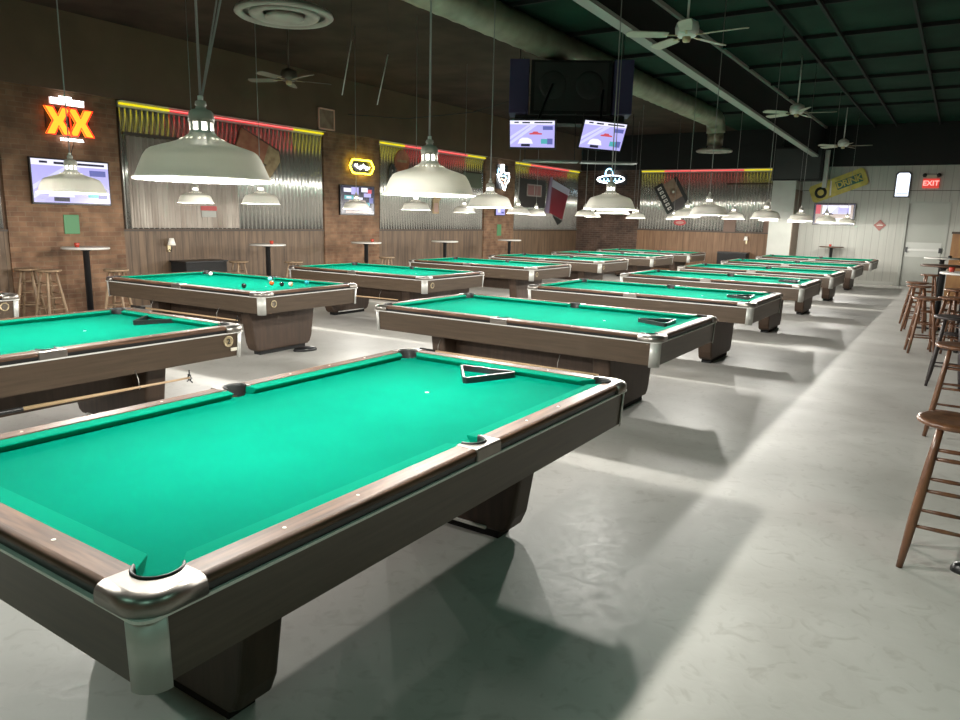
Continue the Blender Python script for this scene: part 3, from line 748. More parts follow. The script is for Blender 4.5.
def stool(m, key, x, y, rz, lab, group):
    if key not in stools:
        stools[key] = make_stool(m); o = stools[key]; o.location = (x, y, 0); o.rotation_euler = (0, 0, rz); o['label'] = lab; o['group'] = group; return
    dup(stools[key], (x, y, 0), rz, lab, group)
G1 = 'wooden stools along the right aisle'
stool(stool_wood, 'w', 0.105, 4.04, D(-1), 'nearest reddish brown stool, cut by the right frame edge', G1)
stool(stool_wood, 'w', 0.11, 6.78, D(-2), 'reddish brown stool directly behind the nearest one', G1)
stool(stool_wood, 'w', -0.28, 11.25, D(10), 'reddish brown stool standing in front of the first white-topped bar table', G1)
stool(stool_wood, 'w', 0.02, 11.55, D(30), 'reddish brown stool tucked under the first white-topped bar table', G1)
stool(stool_wood, 'w', -0.46, 13.55, D(-5), 'reddish brown stool leftmost of the aisle cluster', G1)
stool(stool_wood, 'w', -0.52, 14.42, D(20), 'reddish brown stool under the dark-topped bar table', G1)
stool(stool_wood, 'w', -0.42, 17.1, D(15), 'farthest reddish brown stool, nearest the exit door', G1)
stool(stool_wood, 'w', 0.05, 13.2, D(40), 'reddish brown stool between the white-topped and the dark-topped tables', G1)
dark_wood = mat('dark_stool_paint', (0.045, 0.035, 0.035), 0.4)
ds = make_stool(dark_wood, 'bar_stool'); ds.location = (0.04, 9.0, 0); ds.rotation_euler = (0, 0, D(-2)); ds['label'] = 'dark painted stool behind the two nearest brown stools'; ds['group'] = G1
G2 = 'worn stools by the left wall'
stool(stool_pale, 'p', -11.1, 5.30, D(10), 'worn wooden stool left of the bar table under the wall TV', G2)
stool(stool_pale, 'p', -10.62, 6.05, D(35), 'worn wooden stool right of the bar table under the wall TV', G2)
stool(stool_pale, 'p', -11.5, 5.2, D(50), 'worn wooden stool in shadow against the front brick pier', G2)
stool(stool_pale, 'p', -11.2, 8.75, D(0), 'worn wooden stool behind the ball-strewn table, left of its bar table', G2)
stool(stool_pale, 'p', -10.55, 9.5, D(25), 'worn wooden stool behind the ball-strewn table, right of its bar table', G2)
stool(stool_pale, 'p', -10.6, 12.25, D(15), 'worn wooden stool beside the bar table below the yellow neon sign', G2)

def make_bar_table(top_m, edge_m, name, r=0.33, h=1.07):
    t = thing(name, 'x', 'bar table', (0, 0, 0))
    MB().lathe([(0.0001, h - 0.03), (r - 0.01, h - 0.03), (r, h - 0.026), (r, h - 0.004)], edge_m, 36).lathe([(r, h - 0.004), (r - 0.006, h), (0.0001, h)], top_m, 36).build('table_top', t)
    MB().lathe([(0.0001, 0.03), (0.045, 0.03), (0.045, h - 0.06), (0.12, h - 0.035), (0.12, h - 0.03), (0.0001, h - 0.03)], black_plastic, 20).build('column', t)
    b = MB()
    for a in (0, 90): b.box((-0.27, -0.035, 0.0), (0.27, 0.035, 0.025), black_plastic, M=RZ(D(a)))
    b.lathe([(0.0001, 0.05), (0.06, 0.045), (0.08, 0.02)], black_plastic, 16)
    b.build('base', t)
    return t
top_grey = mat('pale_laminate', (0.62, 0.60, 0.56), 0.3)
top_brown = mat('brown_laminate', (0.10, 0.055, 0.035), 0.35)
bt = {}
def bar_table(key, tm, em, x, y, lab, g, r=0.33):
    if key not in bt:
        bt[key] = make_bar_table(tm, em, 'bar_table', r); o = bt[key]; o.location = (x, y, 0); o['label'] = lab; o['group'] = g; return
    dup(bt[key], (x, y, 0), 0, lab, g)
GL = 'round bar tables by the left wall'; GR = 'round bar tables on the right'
bar_table('p', top_grey, top_grey, -11.0, 5.82, 'round pale-topped bar table under the wall TV on the front pier', GL)
bar_table('p', top_grey, top_grey, -10.85, 9.15, 'round pale-topped bar table behind the ball-strewn pool table', GL)
bar_table('p', top_grey, top_grey, -10.85, 11.86, 'round pale-topped bar table below the yellow hexagonal neon sign', GL)
bar_table('p', top_grey, top_grey, -10.65, 14.5, 'round pale-topped bar table right of the one below the yellow neon', GL)
bar_table('p', top_grey, top_grey, -10.6, 17.5, 'farthest pale-topped bar table on the left, by the third brick pier', GL)
bar_table('p', top_grey, top_grey, 0.14, 11.85, 'nearest white-topped bar table at the right frame edge', GR)
bar_table('p', top_grey, top_grey, -0.27, 17.75, 'farther white-topped bar table, nearest the exit door', GR)
bar_table('b', top_brown, top_brown, -0.18, 14.05, 'dark brown topped bar table between two white-topped ones', GR)
bar_table('b', top_brown, top_brown, -3.17, 23.65, 'brown topped bar table at the back wall below the TV', GR)
# small red candle cups on the left tables
rc = mat('red_glass', (0.45, 0.05, 0.03), 0.25)
cup = MB().lathe([(0.0001, 0), (0.03, 0), (0.038, 0.06), (0.034, 0.062), (0.028, 0.008), (0.0001, 0.008)], rc, 16).build('candle_cup')
cups = [(-11.05, 5.72, 'the table under the wall TV'), (-10.80, 9.2, 'the table behind the ball-strewn pool table'), (-10.8, 12.0, 'the table below the yellow neon'), (-3.2, 23.6, 'the back wall bar table'), (-0.05, 11.9, 'the nearest white-topped table')]
for i, (x, y, w) in enumerate(cups):
    o = cup if i == 0 else cup.copy()
    if i: COL.objects.link(o)
    o.location = (x, y, 1.07); tag(o, 'small red candle cup on ' + w, 'cup', 'red cups on the bar tables')

# black benches/cabinets under the two sconces
def low_cabinet(lab, loc, sx, sy, h):
    t = thing('low_cabinet', lab, 'cabinet', loc, 0, 'low black cabinets against the walls')
    MB().box((-sx / 2, -sy / 2, 0.06), (sx / 2, sy / 2, h), black_matte).build('body', t, bevel=0.01)
    MB().box((-sx / 2 - 0.015, -sy / 2 - 0.015, h), (sx / 2 + 0.015, sy / 2 + 0.015, h + 0.03), black_plastic).build('top_board', t, bevel=0.006)
    MB().box((-sx / 2 + 0.03, -sy / 2 + 0.03, 0), (sx / 2 - 0.03, sy / 2 - 0.03, 0.06), black_matte).build('plinth', t)
low_cabinet('low black cabinet against the left wall beside the small wall lamp', (-11.5, 8.12, 0), 0.45, 0.85, 0.74)
low_cabinet('low black cabinet at the back wall left of the white pilaster', (-6.05, 23.9, 0), 0.9, 0.42, 0.74)
def sconce(lab, M):
    t = thing('wall_lamp', lab, 'wall lamp', M.translation, 0, 'small shaded wall lamps')
    M2 = Matrix.Translation(-M.translation) @ M
    MB().box((-0.03, -0.14, 0.0), (0.03, 0.0, 0.02), brass, M=M2).build('wall_plate', t)
    MB().tube([M2 @ Vector((0, -0.1, 0.02)), M2 @ Vector((0, -0.13, 0.07)), M2 @ Vector((0, -0.08, 0.10)), M2 @ Vector((0, -0.02, 0.10))], 0.008, black_plastic, 8).build('arm', t)
    sh = MB(); sh.lathe([(0.068, -0.02), (0.038, 0.10)], pale_shade, 20, M=T(*(M2 @ Vector((0, 0, 0.10))))); sh.open = True
    o = sh.build('lamp_shade', t); sd = o.modifiers.new('thick', 'SOLIDIFY'); sd.thickness = 0.003
sconce('small wall lamp with pale shade on the left wall wainscot', LW(7.7, 1.06, 0.03))
sconce('small wall lamp with pale shade on the back wall wainscot', BW(-5.74, 1.17, 0.03))

# ================================================================== SCREENS
scr_lav = mat('screen_lavender', (0, 0, 0), 0.2, emit=(0.50, 0.47, 0.95), es=1.05)
scr_white = mat('screen_white', (0, 0, 0), 0.2, emit=(0.85, 0.84, 1.0), es=1.2)
scr_road = mat('screen_road', (0, 0, 0), 0.2, emit=(0.66, 0.66, 0.98), es=1.1)
scr_blue = mat('screen_blue', (0, 0, 0), 0.2, emit=(0.14, 0.16, 0.50), es=0.9)
scr_red = mat('screen_red', (0, 0, 0), 0.2, emit=(0.75, 0.10, 0.14), es=0.9)
scr_dark = mat('screen_dark', (0, 0, 0), 0.2, emit=(0.03, 0.03, 0.08), es=0.6)
scr_teal = mat('screen_teal', (0, 0, 0), 0.2, emit=(0.10, 0.50, 0.55), es=0.9)
scr_tan = mat('screen_tan', (0, 0, 0), 0.2, emit=(0.55, 0.42, 0.36), es=0.8)
def tv(lab, M, w, h, picture, group, depth=0.05):
    t = thing('television', lab, 'television', M.translation, 0, group)
    M2 = Matrix.Translation(-M.translation) @ M
    MB().box((-w / 2 - 0.02, -h / 2 - 0.03, -depth), (w / 2 + 0.02, h / 2 + 0.02, 0.0), black_plastic, M=M2).build('casing', t, bevel=0.004)
    mb = MB(); mb.open = True
    mb.box((-w / 2, -h / 2, 0.0), (w / 2, h / 2, 0.0015), picture[0], M=M2)
    for i, (m_, poly) in enumerate(picture[1]):
        mb.prism([(x * w, y * h) for x, y in poly], 0.0016, 0.0022 + 0.0003 * i, m_, M=M2)
    mb.build('screen', t)
    return t, M2
def rect(x0, y0, x1, y1): return [(x0, y0), (x1, y0), (x1, y1), (x0, y1)]
def car(cx, cy, s): return [(cx - s, cy - s * .25), (cx + s, cy - s * .25), (cx + s, cy + .1 * s), (cx + .45 * s, cy + .2 * s), (cx + .3 * s, cy + .55 * s), (cx - .35 * s, cy + .55 * s), (cx - .55 * s, cy + .2 * s), (cx - s, cy + .1 * s)]
race = (scr_lav, [(scr_white, rect(-.5, .36, .5, .5)), (scr_dark, rect(-.4, .41, -.3, .46)), (scr_dark, rect(-.22, .40, -.05, .455)), (scr_dark, rect(.05, .405, .45, .455)), (scr_road, [(-.5, -.1), (-.1, .34), (.12, .34), (-.5, -.42)]), (scr_lav, [(-.5, -.22), (-.06, .3), (-.03, .3), (-.5, -.3)]),
                  (scr_white, [(-.32, -.36), (.02, -.36), (-.02, -.2), (-.1, -.14), (-.22, -.14), (-.28, -.2)]), (scr_dark, rect(-.25, -.47, -.05, -.37)), (scr_blue, rect(.24, .16, .46, .3)), (scr_red, car(.08, .02, .14)), (scr_teal, rect(.2, -.36, .34, -.18)), (scr_blue, rect(.34, -.38, .46, -.16))])
GT = 'televisions showing the same car race'
tv('wall TV showing a car race on the front brick pier below the XX neon', LW(6.05, 2.04, 0.13), 1.17, 0.64, race, GT)
pool = (scr_dark, [(scr_tan, rect(-.46, -.44, .46, .44)), (scr_white, rect(-.3, 0.0, .4, .42)), (scr_road, [(-.1, .0), (.1, .4), (.3, 0)]), (scr_red, rect(-.46, 0, -.34, .44)), (scr_dark, [(-.24, .02), (-.12, .02), (-.18, .3)]), (scr_dark, [(-.3, -.04), (0, -.04), (-.06, .04), (-.24, .04)]), (scr_tan, rect(-.46, -.42, -.05, -.08)), (scr_white, rect(0, -.4, .45, -.2)), (scr_dark, rect(-.2, -.5, .05, -.42)), (scr_lav, rect(.1, .02, .36, .3))])
tv('TV on the back wall below the tilted yellow sign', BW(-3.27, 2.02, 0.10), 1.10, 0.60, pool, 'wall televisions')
pix = [(scr_white, rect(-.42, .28, -.1, .42)), (scr_lav, rect(-.2, .2, .02, .46)), (scr_white, rect(.1, .3, .3, .46)), (scr_red, rect(.3, .26, .42, .4)), (scr_lav, rect(.18, .12, .4, .26)), (scr_teal, rect(-.4, .02, -.1, .16)), (scr_white, rect(-.34, .05, -.2, .12)), (scr_white, rect(-.02, .02, .14, .1)),
       (scr_tan, [(-.36, -.28), (.32, -.28), (.22, .0), (-.26, .0)]), (scr_white, rect(-.42, -.36, .4, -.28)), (scr_tan, rect(-.36, -.48, .36, -.38)), (scr_teal, rect(.26, -.2, .36, -.08)), (scr_blue, rect(.34, -.1, .46, .1))]
tv('small TV with mostly dark colourful picture below the yellow neon sign', LW(12.5, 1.98, 0.12), 1.10, 0.62, (scr_dark, pix), 'wall televisions')
tv('tiny blue screen beside the third brick pier, low on the left wall', LW(18.74, 1.87, 0.10), 0.5, 0.24, (scr_lav, [(scr_white, rect(-.3, -.2, 0, .3)), (scr_blue, rect(.1, -.3, .4, -.1))]), 'wall televisions')

# two hanging TVs with the speaker rig above them
def face_to(loc, yaw, tilt, roll=0.0):
    """plane whose normal points along yaw (deg from +x), tilted down"""
    n = Vector((math.cos(D(yaw)) * math.cos(D(tilt)), math.sin(D(yaw)) * math.cos(D(tilt)), -math.sin(D(tilt))))
    x = Vector((-math.sin(D(yaw)), math.cos(D(yaw)), 0)); y = n.cross(x)
    return Matrix(((x.x, y.x, n.x, loc[0]), (x.y, y.y, n.y, loc[1]), (x.z, y.z, n.z, loc[2]), (0, 0, 0, 1))) @ RZ(D(roll))
GH = 'televisions hanging from the ceiling rig'
def hang_arm(t, M2, top):
    MB().tube([M2 @ Vector((0, 0.0, -0.05)), M2 @ Vector((0, 0.05, -0.16)), Vector(top)], 0.02, black_plastic, 8).build('bracket', t)
MA = face_to((-5.57, 9.755, 2.90), -72, 14, -1)
t_, M2 = tv('left one of the two hanging TVs, showing the car race', MA, 0.68, 0.385, race, GH)
hang_arm(t_, M2, (0.15, 0.3, 0.75))
MBm = face_to((-4.68, 10.34, 2.90), -38, 22, -2)
t_, M2 = tv('right one of the two hanging TVs, steeply angled, car race on', MBm, 0.70, 0.40, race, GH)
hang_arm(t_, M2, (-0.15, 0.25, 0.7))
rig = thing('speaker_rig', 'black speaker rig hanging above the two ceiling TVs', 'speaker', (-5.45, 10.7, 3.25), D(33.3 - 4))
MB().box((-0.62, -0.3, 0.0), (0.62, 0.3, 0.80), black_matte).build('cabinet', rig, bevel=0.01)
grl = mat('speaker_grille', (0.035, 0.035, 0.035), 0.6, 0.3)
gm = MB().box((-0.56, -0.32, 0.06), (0.56, -0.30, 0.76), grl)
for cx in (-0.28, 0.28): gm.lathe([(0.21, 0), (0.18, 0.02), (0.10, 0.004), (0.04, 0.014), (0.0001, 0.018)], grl, 24, M=T(cx, -0.32, 0.43) @ RX(PI / 2))
gm.build('grille', rig)
purple = mat('purple_lit_black', (0.055, 0.045, 0.12), 0.7)  # purple light on the dark side cabinets, put into their colour
for s in (-1, 1):
    MB().box((s * 0.80 - 0.15, -0.26, 0.02), (s * 0.80 + 0.15, 0.26, 0.82), purple).build('side_speaker', rig, bevel=0.01)
for x in (-0.8, 0.8):
    MB().tube([(x, 0, 0.82), (x, 0, CEIL - 3.25)], 0.008, black_plastic, 6).build('hanger_rod', rig)
MB().box((-0.85, -0.2, -0.12), (0.85, 0.2, 0.0), black_matte).build('mount_frame', rig)
for x, y, lab in ((-5.35, 9.95, 'left'), (-4.62, 10.45, 'right')):
    tr_ = thing('equipment_tray', 'flat dark tray hanging just below the %s ceiling TV' % lab, 'shelf', (x, y, 2.50), D(33.3), 'flat trays below the hanging televisions')
    MB().box((-0.42, -0.16, 0), (0.42, 0.16, 0.025), mat('tray_grey', (0.10, 0.11, 0.10), 0.5)).build('tray', tr_, bevel=0.004)
    for s in (-1, 1): MB().tube([(0.38 * s, 0.12, 0.02), (0.38 * s, 0.2, 0.75)], 0.006, black_plastic, 6).build('hanger_rod', tr_)

# ================================================================== DUCT, DIFFUSERS, FANS
DX, DZ = -5.70, 4.32
dt = thing('air_duct', 'round galvanised air duct running down the room under the ceiling', 'duct', (DX, 4.0, DZ))
mb = MB(); mb.open = True
prof = []
nseg = 120
for i in range(nseg + 1):
    yy = 15.0 * i / nseg - 2.0; prof.append((0.225 + (0.008 if i % 3 == 0 else 0), yy))
mb.lathe(prof, duct_mat, 28, M=RX(-PI / 2)); mb.build('main_duct', dt)
mb = MB()
pts = [(0, 13.0 + 0.0, 0)] + [(0, 13.0 + 2.3 + 0.35 * math.sin(D(a)) * 1.0, -0.35 * (1 - math.cos(D(a)))) for a in range(0, 91, 15)]
mb.tube(pts, 0.235, duct_mat, 28); mb.tube([(0, 15.65, -0.35), (0, 15.65, -0.66)], 0.2, duct_mat, 24); mb.build('elbow', dt)
mb = MB().tube([(0, 0.9, -0.15), (0, 0.9, -0.62)], 0.17, duct_mat, 24); mb.build('drop_duct', dt)
mb = MB()
for yy in (-1, 1.5, 4, 7, 10, 12.5): mb.box((-0.005, yy - 0.01, 0.2), (0.005, yy + 0.01, CEIL - DZ), steel)
mb.build('hanger_strap', dt)
diff_m = noisy(mat('diffuser_paint', (0.42, 0.36, 0.33), 0.45), (0.36, 0.29, 0.26), (0.48, 0.42, 0.38), 4)
def diffuser(lab, x, y, z):
    t = thing('ceiling_diffuser', lab, 'air diffuser', (x, y, z), 0, 'round air diffusers below the duct')
    a = MB(); a.open = True
    a.lathe([(0.17, 0.16), (0.20, 0.10), (0.40, 0.075), (0.455, 0.045), (0.465, 0.02), (0.44, 0.0), (0.40, 0.005), (0.385, 0.03)], diff_m, 40); a.build('outer_ring', t)
    a = MB(); a.open = True
    a.lathe([(0.22, 0.07), (0.31, 0.045), (0.335, 0.02), (0.32, 0.0), (0.27, 0.0), (0.20, 0.03)], diff_m, 36); a.build('middle_ring', t)
    a = MB(); a.open = True
    a.lathe([(0.10, 0.05), (0.17, 0.02), (0.185, -0.01), (0.16, -0.022), (0.10, -0.015), (0.05, -0.03), (0.0001, -0.032)], diff_m, 32); a.build('centre_cone', t)
diffuser('large round air diffuser at the top left above the room', DX, 5.1, 3.49)
diffuser('small-looking round air diffuser at the far end under the duct elbow', DX, 19.65, 3.49)
fill_glow = mat('fill_panel', (1, 1, 1), 0.5, emit=(0.5, 1.0, 0.75), es=3.0)
def fill_fixture(x, y, lab):  # added lights out of view, a weak greenish fill for the shadows
    t = thing('fill_light', lab, 'fill light', (x, y, CEIL - 0.12), 0, 'added fill lights out of view')
    MB().box((-0.65, -0.32, 0), (0.65, 0.32, 0.12), enamel).build('housing', t)
    MB().box((-0.60, -0.28, -0.012), (0.60, 0.28, 0.0), fill_glow).build('diffuser', t)
    ld = bpy.data.lights.new('fill_area', 'AREA'); ld.shape = 'RECTANGLE'; ld.size = 1.2; ld.size_y = 0.56; ld.energy = FILL_W; ld.color = (0.50, 1.0, 0.82)
    lo = bpy.data.objects.new('fill_area', ld); COL.objects.link(lo); lo.parent = t; lo.location = (0, 0, -0.02)
for (x, y, w) in ((2.9, 2.2, 'rightmost'), (1.2, -2.2, 'middle'), (-3.5, -2.4, 'leftmost')):
    fill_fixture(x, y, 'added green-tinted rectangular fill light out of view, %s of three' % w)
blade_m = noisy(mat('fan_blade_cream', (0.55, 0.52, 0.42), 0.5), (0.46, 0.44, 0.35), (0.60, 0.57, 0.47), 4)
def make_fan(blade_m, enamel):
    t = thing('ceiling_fan', 'x', 'ceiling fan', (0, 0, 0), 0, 'ceiling fans')
    MB().tube([(0, 0, 0.12), (0, 0, CEIL - 3.6)], 0.012, enamel, 10).build('down_rod', t)
    MB().lathe([(0.0001, 0.16), (0.05, 0.155), (0.11, 0.12), (0.125, 0.07), (0.12, 0.01), (0.09, -0.02), (0.0001, -0.02)], enamel, 28).build('motor_housing', t)
    MB().lathe([(0.0001, -0.075), (0.035, -0.07), (0.045, -0.05), (0.045, -0.02)], brass, 20).build('switch_cup', t)
    for i in range(5):
        M = RZ(2 * PI * i / 5)
        ol = [(0.20, -0.05), (0.26, -0.062), (0.55, -0.07), (0.61, -0.062), (0.64, -0.03), (0.64, 0.03), (0.61, 0.062), (0.55, 0.07), (0.26, 0.062), (0.20, 0.05)]
        b_ = MB().prism(ol, -0.004, 0.004, blade_m, M=M @ T(0, 0, -0.005) @ RX(D(12))).build('blade', t)
        MB().box((0.09, -0.012, -0.008), (0.24, 0.012, 0.0), brass, M=M @ T(0, 0, -0.004)).build('blade_bracket', t)
    return t
fan = make_fan(blade_m, enamel); fan.location = (-2.7, 7.95, 3.6); fan.rotation_euler = (0, 0, D(-2)); fan['label'] = 'nearest cream ceiling fan, at the top right of the photo'
dup(fan, (-2.7, 14.1, 3.6), D(8), 'cream ceiling fan in the middle distance on the right')
dup(fan, (-2.7, 20.1, 3.6), D(4), 'farthest cream ceiling fan, above the back wall')
fan2 = make_fan(noisy(mat('fan_blade_brown', (0.2, 0.15, 0.12), 0.5), (0.16, 0.11, 0.085), (0.27, 0.20, 0.16), 4), mat('fan_bronze', (0.13, 0.10, 0.08), 0.4, 0.4))
fan2.location = (-8.66, 7.8, 3.6); fan2.rotation_euler = (0, 0, D(60)); fan2['label'] = 'brown ceiling fan on the left below the large round diffuser'
for (x, y, z, x2, y2, z2, lab) in ((-6.7, 7.08, 3.80, -6.72, 6.92, 3.12, 'left'), (-6.3, 7.31, 3.63, -6.33, 7.14, 3.01, 'right')):
    tag(MB().tube([(0, 0, CEIL - z), (0, 0, 0.0)], 0.002, dark_cable, 5).tube([(0, 0, 0), (x2 - x, y2 - y, z2 - z)], 0.007, enamel, 8).build('hanging_rod', loc=(x, y, z)), 'thin white rod dangling from the ceiling, %s one of two' % lab, 'rod', 'white rods dangling from the ceiling')
# loose black cable swagged across the ceiling
pts = []
for (x, y, z) in ((-11.0, 11.5, 3.7), (-9.5, 11.6, 3.55), (-8, 11.7, 3.6), (-6.5, 11.8, 3.9)): pts.append((x, y, z))
tag(MB().tube(pts, 0.008, dark_cable, 6).build('slack_cable'), 'thin slack cable swagged in front of the dark upper wall', 'cable')
sp = thing('hanging_speaker', 'large black box hanging at the back above the white pilaster', 'speaker', (-4.26, 23.4, 2.95))
MB().box((-0.68, -0.3, 0), (0.68, 0.3, 0.95), black_matte).build('cabinet', sp, bevel=0.01)
MB().box((-0.62, -0.315, 0.05), (0.62, -0.30, 0.90), grl).build('grille', sp)
for x in (-0.5, 0.5): MB().tube([(x, 0, 0.95), (x, 0, CEIL - 2.95)], 0.01, black_plastic, 6).build('hanger_rod', sp)
tag(MB().box((-0.06, -0.05, 0), (0.06, 0.05, 1.05), white_plain).tube([(0, 0, 1.0), (0, 0, CEIL - 2.75)], 0.008, black_plastic, 6).build('hanging_post', loc=(-3.5, 23.3, 2.75), bevel=0.006), 'pale vertical post hanging beside the large black box', 'post')
pf = thing('picture_frame', 'small square frame with pink edge high on the dark left wall', 'frame', (WX + 0.13, 11.52, 3.64))
mb = MB()
pk = mat('pink_frame', (0.85, 0.48, 0.38), 0.5)
for a, b in (((0, -.24, -.22), (.03, -.21, .22)), ((0, .21, -.22), (.03, .24, .22)), ((0, -.24, .19), (.03, .24, .22)), ((0, -.24, -.22), (.03, .24, -.19))): mb.box(a, b, pk)
mb.build('frame_edge', pf); MB().box((0, -.21, -.19), (.015, .21, .19), sign_brown).build('picture', pf)

# ================================================================== NEON SIGNS
xx = thing('neon_sign', 'orange double X beer neon sign with white lettering on the front pier', 'neon sign', LW(6.09, 2.94).translation)
M0 = Matrix.Translation(-xx.location) @ LW(6.09, 2.94, 0.10)
def X_poly(cx, w, h, b, cut=None):
    hw, hh = w / 2, h / 2
    return [(cx - hw, hh), (cx - hw + b, hh), (cx, b * 0.55), (cx + hw - b, hh), (cx + hw, hh), (cx + b * 0.62, 0), (cx + hw, -hh), (cx + hw - b, -hh), (cx, -b * 0.55), (cx - hw + b, -hh), (cx - hw, -hh), (cx - b * 0.62, 0)]
for cx in (-0.17, 0.17):
    bx = MB(); p = X_poly(cx, 0.385, 0.40, 0.13)
    bx.prism(p, 0.0, 0.03, orange_face, M=M0)
    lt = bx.build('letter_face', xx)
    MB().tube([M0 @ Vector((x, y, 0.035)) for x, y in p], 0.010, red_outline, 6, closed=True).build('letter_outline', lt)
MB().tube([M0 @ Vector((-0.015, 0.21, 0.05)), M0 @ Vector((0.0, 0.0, 0.05)), M0 @ Vector((0.0, -0.22, 0.05))], 0.008, red_outline, 6).build('divider_tube', xx)
mb = MB().box((-0.27, 0.24, 0), (0.25, 0.34, 0.02), mat('lit_panel', (1, 1, 1), 0.5, emit=(1.0, 0.72, 0.66), es=0.75), M=M0).box((-0.12, 0.345, 0), (0.06, 0.37, 0.02), white_tube, M=M0)
text_into(mb, 'DOS EQUIS', white_tube, 0.095, M0 @ T(-0.01, 0.29, 0.026), 0.006, 0.004)
mb.build('name_panel', xx)
mb = MB(); text_into(mb, 'LAGER ESPECIAL', white_tube, 0.047, M0 @ T(0.02, -0.265, 0.02), 0.006, 0.003); mb.build('lower_lettering', xx)
MB().tube([M0 @ Vector((0.03, -0.22, 0)), M0 @ Vector((0.05, -0.3, 0.01)), M0 @ Vector((0.0, -0.45, 0.0)), M0 @ Vector((0.0, -0.52, 0.0))], 0.006, dark_cable, 6).build('power_cord', xx)
for a, b in ((-0.4, 0.33), ):
    MB().box((-0.33, -0.20, -0.035), (0.33, 0.20, -0.025), black_plastic, M=M0).build('backing', xx)

hx = thing('neon_sign', 'yellow hexagonal neon sign with white script above the small TV', 'neon sign', LW(12.62, 2.73).translation)
M0 = Matrix.Translation(-hx.location) @ LW(12.62, 2.73, 0.12)
hexp = [(-0.40, 0.0), (-0.30, 0.15), (0.30, 0.15), (0.40, 0.0), (0.30, -0.15), (-0.30, -0.15)]
hp = []
for i in range(6):
    a, b = hexp[i], hexp[(i + 1) % 6]
    for f in (0.08, 0.36, 0.64, 0.92): hp.append((a[0] + (b[0] - a[0]) * f, a[1] + (b[1] - a[1]) * f))
MB().tube([M0 @ Vector((x, y, 0.02)) for x, y in hp], 0.017, mat('bright_yellow_tube', (1, 0.8, 0), 0.5, emit=(1, 0.80, 0.03), es=14), 8, closed=True).build('outer_tube', hx)
# white script: one continuous looping tube
scr = []
for i in range(90):
    f = i / 89; x = -0.24 + 0.48 * f; y = 0.035 * math.sin(f * 44) + (0.03 * math.sin(f * 13)); x += 0.018 * math.cos(f * 44); scr.append(M0 @ Vector((x, y, 0.02)))
MB().tube(scr, 0.008, white_tube, 6).build('script_tube', hx)
MB().box((-0.33, -0.16, -0.03), (0.33, 0.16, -0.02), black_plastic, M=M0).build('backing', hx)

tx = thing('neon_sign', 'white neon sign shaped like Texas on the third brick pier', 'neon sign', LW(18.78, 2.88).translation)
M0 = Matrix.Translation(-tx.location) @ LW(18.78, 2.88, 0.12)
tp = [(-0.12, 0.34), (0.02, 0.34), (0.02, 0.14), (0.14, 0.10), (0.30, 0.12), (0.34, -0.02), (0.30, -0.12), (0.16, -0.22), (0.10, -0.40), (0.02, -0.36), (-0.08, -0.18), (-0.20, -0.14), (-0.26, -0.04), (-0.34, 0.04), (-0.12, 0.06)]
MB().tube([M0 @ Vector((x, y, 0.02)) for x, y in tp], 0.018, white_tube, 8, closed=True).build('outline_tube', tx)
MB().tube([M0 @ Vector((x, y, 0.02)) for x, y in ((-0.2, 0.16), (-0.28, 0.22), (-0.3, 0.06), (-0.1, 0.0), (0.06, 0.04), (0.2, -0.04))], 0.014, blue_tube, 8).build('blue_tube', tx)
MB().tube([M0 @ Vector((x, y, 0.02)) for x, y in ((-0.12, -0.06), (0.02, -0.1), (0.14, -0.06), (0.06, -0.2))], 0.014, mat('pink_tube', (1, .6, .4), 0.5, emit=(1, 0.55, 0.35), es=4), 8).build('pink_tube', tx)
MB().box((-0.32, -0.36, -0.03), (0.32, 0.34, -0.02), black_plastic, M=M0).build('backing', tx)

bl = thing('neon_sign', 'blue white script neon sign high on the back brick wall', 'neon sign', BW(-10.55, 3.06).translation)
M0 = Matrix.Translation(-bl.location) @ BW(-10.5, 3.06, 0.14)
def ell(cx, cy, a, b, n=20, a0=0, a1=360): return [(cx + a * math.cos(D(a0 + (a1 - a0) * i / n)), cy + b * math.sin(D(a0 + (a1 - a0) * i / n))) for i in range(n + 1)]
e1 = MB(); e1.tube([M0 @ Vector((x, y, 0.02)) for x, y in ell(0, 0.03, 0.50, 0.13, 28)[:-1]], 0.018, white_tube, 6, closed=True); e1.build('oval_tube', bl)
e1 = MB(); e1.tube([M0 @ Vector((x, y, 0.05)) for x, y in ell(-0.06, 0.22, 0.13, 0.17, 16, -40, 220)], 0.02, blue_tube, 6); e1.build('crown_tube', bl)
sc2 = [M0 @ Vector((-0.42 + f / 60 * 0.84 + 0.03 * math.cos(f * 0.62), 0.05 * math.sin(f * 0.62) + 0.01, 0.04)) for f in range(61)]
MB().tube(sc2, 0.013, blue_tube, 6).build('script_tube', bl)
MB().box((-0.6, -0.16, -0.03), (0.6, 0.16, -0.02), black_plastic, M=M0).build('backing', bl)

